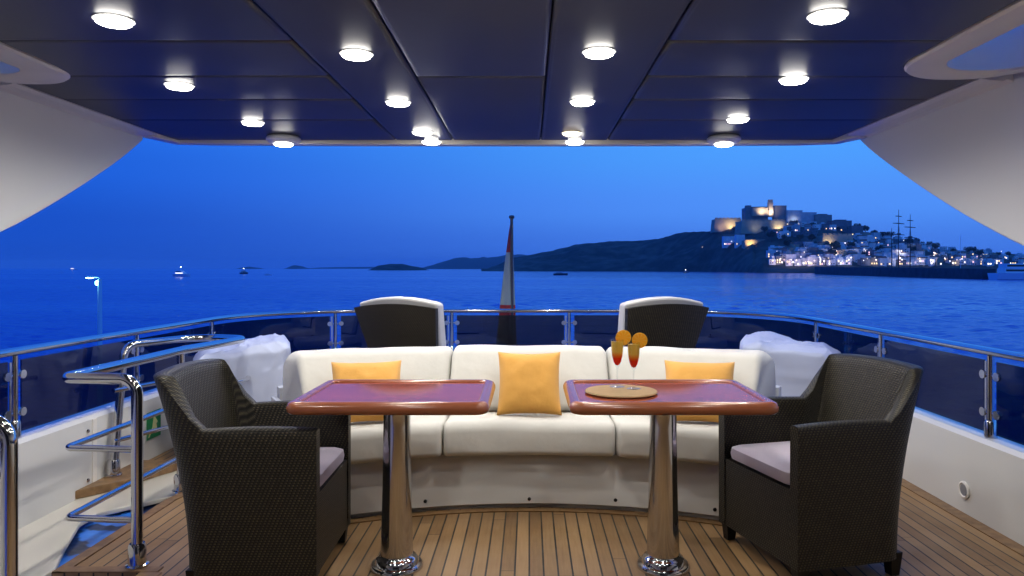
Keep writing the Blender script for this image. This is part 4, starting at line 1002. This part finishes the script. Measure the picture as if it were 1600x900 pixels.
# ------------------------------------------------------------------ wicker armchairs
def armchair(label, x, y, rz):
    t = thing('wicker_armchair', label, 'armchair', (x, y, 0), rz, 'dark wicker armchairs at the tables')
    HW = .305; XF = .27; XB = -.25; TH = .052
    # U-shaped centre line, from right arm front round the back to the left arm front
    def U(off):
        pts = [(XF, -HW+off, 0), (XB+off, -HW+off, 0), (XB+off, HW-off, 0), (XF, HW-off, 0)]
        f_ = fillet(pts, [0, .10-off*.8, .10-off*.8, 0], 8)
        out = [f_[0]]
        for a, c in zip(f_, f_[1:]):
            n_ = max(1, int((c-a).length/.03)); out += [a.lerp(c, k/n_) for k in range(1, n_+1)]
        return out
    uo = U(0)
    def flare(z): return .15*max(0, (z-.12)/.75)**1.7
    def top(p):
        xx = p.x
        if xx > -.13: return .648+.008*math.sin((xx+.13)/.40*PI)
        k = min(1, (-.13-xx)/.085); back = .868-.02*(p.y/HW)**2
        return lerp(.648, back, k)
    def place(p, z, off=0):
        w = min(1, max(0, (XF-p.x)/(XF-XB)))**2
        return Vector((p.x-w*flare(z), p.y*(1+.03*max(0, z-.3)), z))
    # dense param by arc length so inner and outer match
    cum = [0]
    for a, c in zip(uo, uo[1:]): cum.append(cum[-1]+(c-a).length)
    def inner_of(p):
        # offset inward
        if p.x > XB+.10: return Vector((p.x, p.y-math.copysign(TH, p.y), 0))
        q = Vector((max(XB+TH, p.x+TH*min(1, (XB+.10-p.x)/.10)), max(-HW+TH, min(HW-TH, p.y)), 0)); return q
    nz = 16; rings = []; uvs = []
    for i, p in enumerate(uo):
        zt = top(p); q = inner_of(p); ring = []; uv = []
        zlow = .075
        for k in range(nz+1):
            z = lerp(zlow, zt-.012, k/nz); ring.append(place(p, z)); uv.append((cum[i], z))
        mid = (p+q)/2
        for f_, dz in ((.12, .004), (.5, 0), (.88, .004)):
            pp = p.lerp(q, f_); ring.append(place(pp, zt-dz)); uv.append((cum[i], zt+f_*TH))
        for k in range(nz+1):
            z = lerp(zt-.012, .30, k/nz); ring.append(place(q, z)); uv.append((cum[i], 1.3+zt-z))
        rings.append(ring); uvs += uv
    b = MB(); n_ = len(rings[0])
    b.rings(rings, False, False, uvs)
    # arm front end caps
    for ri, sg in ((0, 1), (len(rings)-1, -1)):
        ring = rings[ri]; m_ = nz+1
        for k in range(nz):
            pass
        a = [ring[k] for k in range(n_)]
        y0_, y1_ = ring[0].y, ring[-1].y
        zs = [lerp(.075, .640, k/20) for k in range(21)]
        vs = []; uu = []
        for z in zs:
            for f_ in (0, .5, 1):
                pp = uo[ri].lerp(inner_of(uo[ri]), f_); q = place(pp, z); vs.append((q.x+.0005, q.y, q.z if z < .64 else z+(.004 if f_ == .5 else 0))); uu.append((pp.y, z))
        fs = [(k*3+j, k*3+j+1, k*3+4+j, k*3+3+j) for k in range(20) for j in range(2)]
        b.add(vs, fs, uu)
    sh = b.build('shell', 'wicker', t, ang=50)
    # seat box with front apron
    b = MB(); HI = HW-TH+.004
    vs = []; uu = []
    for z in [lerp(.075, .385, k/10) for k in range(11)]:
        for yv in (-HI, 0, HI): vs.append((XF-.004, yv, z)); uu.append((yv, z))
    b.add(vs, [(k*3+j, k*3+j+1, k*3+4+j, k*3+3+j) for k in range(10) for j in range(2)], uu)
    vs = [(XF-.004, -HI, .385), (XF-.004, HI, .385), (XB+TH-.06, HI, .385), (XB+TH-.06, -HI, .385)]
    b.add(vs, [(0, 1, 2, 3)], [(v_[0], v_[1]) for v_ in vs])
    vs = [(XF-.004, -HI, .10), (XF-.004, HI, .10), (XB+.02, HI, .10), (XB+.02, -HI, .10)]
    b.add(vs, [(0, 3, 2, 1)], [(v_[0], v_[1]) for v_ in vs])
    b.build('seat_frame', 'wicker', t, smooth=False)
    # legs
    for lx, ly in ((XF-.035, -HW+.035), (XF-.035, HW-.035), (XB+.04, -HW+.045), (XB+.04, HW-.045)):
        b = MB(); b.rings([[(lx-s_, ly-s_, z), (lx+s_, ly-s_, z), (lx+s_, ly+s_, z), (lx-s_, ly+s_, z)] for s_, z in ((.020, .002), (.029, .10))]); b.build('leg', 'wicker', t, smooth=False, bevel=.003)
    # seat cushion
    b = MB(); hx0, hx1, hy = XB+TH+.0, XF-.005, HI-.012
    prof = [(.02, .0), (.004, .008), (.0, .03), (.004, .055), (.02, .064), (.06, .072), (.12, .074)]
    rg_ = []
    for i_, z in prof:
        rg_.append([(p[0], p[1], .388+z) for p in rrect(hx0+i_, hx1-i_, -hy+i_, hy-i_, .05, 6)])
    b.rings(rg_); b.build('seat_cushion', 'lilac', t)
    return t
armchair('dark wicker armchair on the left, facing the bare table', -1.10, 3.14, R(1.5))
armchair('dark wicker armchair on the right, turned towards the drinks table', 1.235, 3.25, R(180+15))

# ------------------------------------------------------------------ loungers behind the sofa
def lounger(label, x, y, rz):
    t = thing('sun_lounger', label, 'sun lounger', (x, y, 0), rz, 'wicker sun loungers behind the sofa')
    # backrest leans towards the camera (-y); slightly curved
    def back(off, th, z0, z1, w0, w1, crown, mname, name, sub=0):
        rings = []
        for k in range(9):
            f_ = k/8; z = lerp(z0, z1, f_); ring = []
            yc = -.10-.27*f_+off; w = lerp(w0, w1, f_)
            for j in range(13):
                u_ = -1+2*j/12; ring.append((u_*w, yc+.05*u_*u_*1.0, z+(crown*(1-u_*u_) if k == 8 else crown*(1-u_*u_)*f_)))
            for j in range(12, -1, -1):
                u_ = -1+2*j/12; ring.append((u_*w*.995, yc+.05*u_*u_+th, z+crown*(1-u_*u_)*f_))
            rings.append(ring)
        n_ = 26; uv = [(p[0], p[2]) for r_ in rings for p in r_]
        b = MB(); b.rings(rings, True, True, None)
        for fi, f_ in enumerate(b.f): b.uv[fi] = [(b.v[q][0], b.v[q][2]) for q in f_]
        return b.build(name, mname, t, ang=50, bevel=sub, bseg=3)
    back(0, .05, .36, 1.00, .20, .30, .03, 'wicker', 'backrest')
    back(.052, .12, .46, 1.03, .23, .295, .045, 'whitepad', 'pad', .02)
    b = MB(); b.box((-.32, -.12, .24), (.32, 1.10, .34)); o = b.build('seat_frame', 'wicker', t, smooth=False, bevel=.01)
    b = MB(); b.box((-.30, -.02, .342), (.30, 1.08, .44)); b.build('seat_pad', 'whitepad', t, bevel=.03, bseg=3)
    for lx in (-.28, .28):
        for ly in (-.06, 1.02):
            b = MB(); b.box((lx-.03, ly-.03, .002), (lx+.03, ly+.03, .239)); b.build('leg', 'wicker', t, smooth=False)
lounger('wicker sun lounger behind the left half of the sofa', -.83, 5.27, R(-15))
lounger('wicker sun lounger behind the right half of the sofa', .86, 5.27, R(15))

# ------------------------------------------------------------------ white covered boxes either side of the sofa
def cover(label, cx, cy, hx, hy, h, slope, seed, rz):
    def pt(a, v_):
        # a: angle round, v_: 0 bottom .. 1 centre of top
        ca, sa = math.cos(a), math.sin(a); e = .32
        sx = math.copysign(abs(ca)**e, ca); sy = math.copysign(abs(sa)**e, sa)
        if v_ < .6: z = h*v_/.6*.92; k = 1+.06*(1-v_/.6)
        else:
            q = (v_-.6)/.4; k = 1-q**1.6; z = h*(.92+.08*math.sin(min(1, q*1.8)*PI/2))
        x, y = sx*hx*k, sy*hy*k
        fold = math.sin(a*11+seed+2*math.sin(a*3))*.03*(1-min(1, v_/.75))+ .07*noise.noise(Vector((x*3+seed, y*3, z*3)))+.035*abs(noise.noise(Vector((x*7+seed, y*7, z*5))))
        rdg = lambda q, f_: (1-abs(noise.noise(Vector((x*f_*q+seed, y*f_, z*f_*.6+seed)))))**5
        r_ = 1+fold*.7 + .045*rdg(1, 2.6)*(.35+.65*min(1, v_*1.4)) + .022*rdg(1, 6) - .03
        zz = z*(1+slope*x/hx)+ (.04*noise.noise(Vector((x*4+seed, y*4, 2)))+.022*rdg(1, 4.5)+.012*rdg(1, 9)-.02 if v_ > .5 else 0)
        return (x*r_, y*r_, max(.004, zz))
    n_ = 180; b = MB(); vs_ = [k/60 for k in range(60)]+[.995]
    b.rings([[pt(2*PI*k/n_, v_) for k in range(n_)] for v_ in vs_]); o = b.build('covered_lounger', 'whitecover', None, ang=80); o.location = (cx, cy, 0); o.rotation_euler.z = rz
    tag(o, label, 'fabric cover')
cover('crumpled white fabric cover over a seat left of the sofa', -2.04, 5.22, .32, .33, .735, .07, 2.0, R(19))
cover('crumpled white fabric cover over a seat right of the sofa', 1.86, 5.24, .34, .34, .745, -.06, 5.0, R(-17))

# ------------------------------------------------------------------ flagstaff and furled flag
YFx = 7.42; xf = XZ(799.5, 0, YFx)[0]
M['flagpole'] = mat('painted staff', (.05, .055, .07), .3, coat=.5)
fs_ = thing('flagstaff', 'slim flagstaff rising from the centre of the aft rail', 'flagstaff', (xf, YFx, 0))
b = MB(); b.tube([(0, 0, .30), (0, 0, 1.77)], [.024, .015], 12); b.build('staff', 'flagpole', fs_)
b = MB(); b.lathe([(.001, 1.765), (.022, 1.768), (.030, 1.785), (.024, 1.800), (.001, 1.806)], n=16); b.build('truck', 'flagpole', fs_)
b = MB(); b.box((-.05, -.16, .28), (.05, .03, .42)); b.build('bracket', 'chrome', fs_, smooth=False, bevel=.004)
fl_ = thing('flag', 'furled flag hanging limp against the staff, red top over pale cloth', 'flag', (xf, YFx, 0))
def flagseg(z0, z1, name, mm):
    rings = []
    for k in range(11):
        z = lerp(z0, z1, k/10); f_ = (1.74-z)/(1.74-.50); w = .012+.165*f_**.9; wr = .012+.045*f_**.8; ring = []
        for j in range(25):
            a = 2*PI*j/24; pl = 1+.28*math.sin(a*5+z*3)
            cx_ = -w*.42+wr*.25; ring.append((cx_+(w*.5+wr*.28)*math.cos(a)*(.85+.15*pl), .02+.045*(.4+f_)*math.sin(a)*pl, z))
        rings.append(ring[:-1])
    b = MB(); b.rings(rings); b.build(name, mm, fl_)
flagseg(1.74, 1.43, 'red_band', 'flag_red'); flagseg(1.429, .90, 'pale_band', 'flag_pale'); flagseg(.899, .50, 'lower_red_band', 'flag_red')
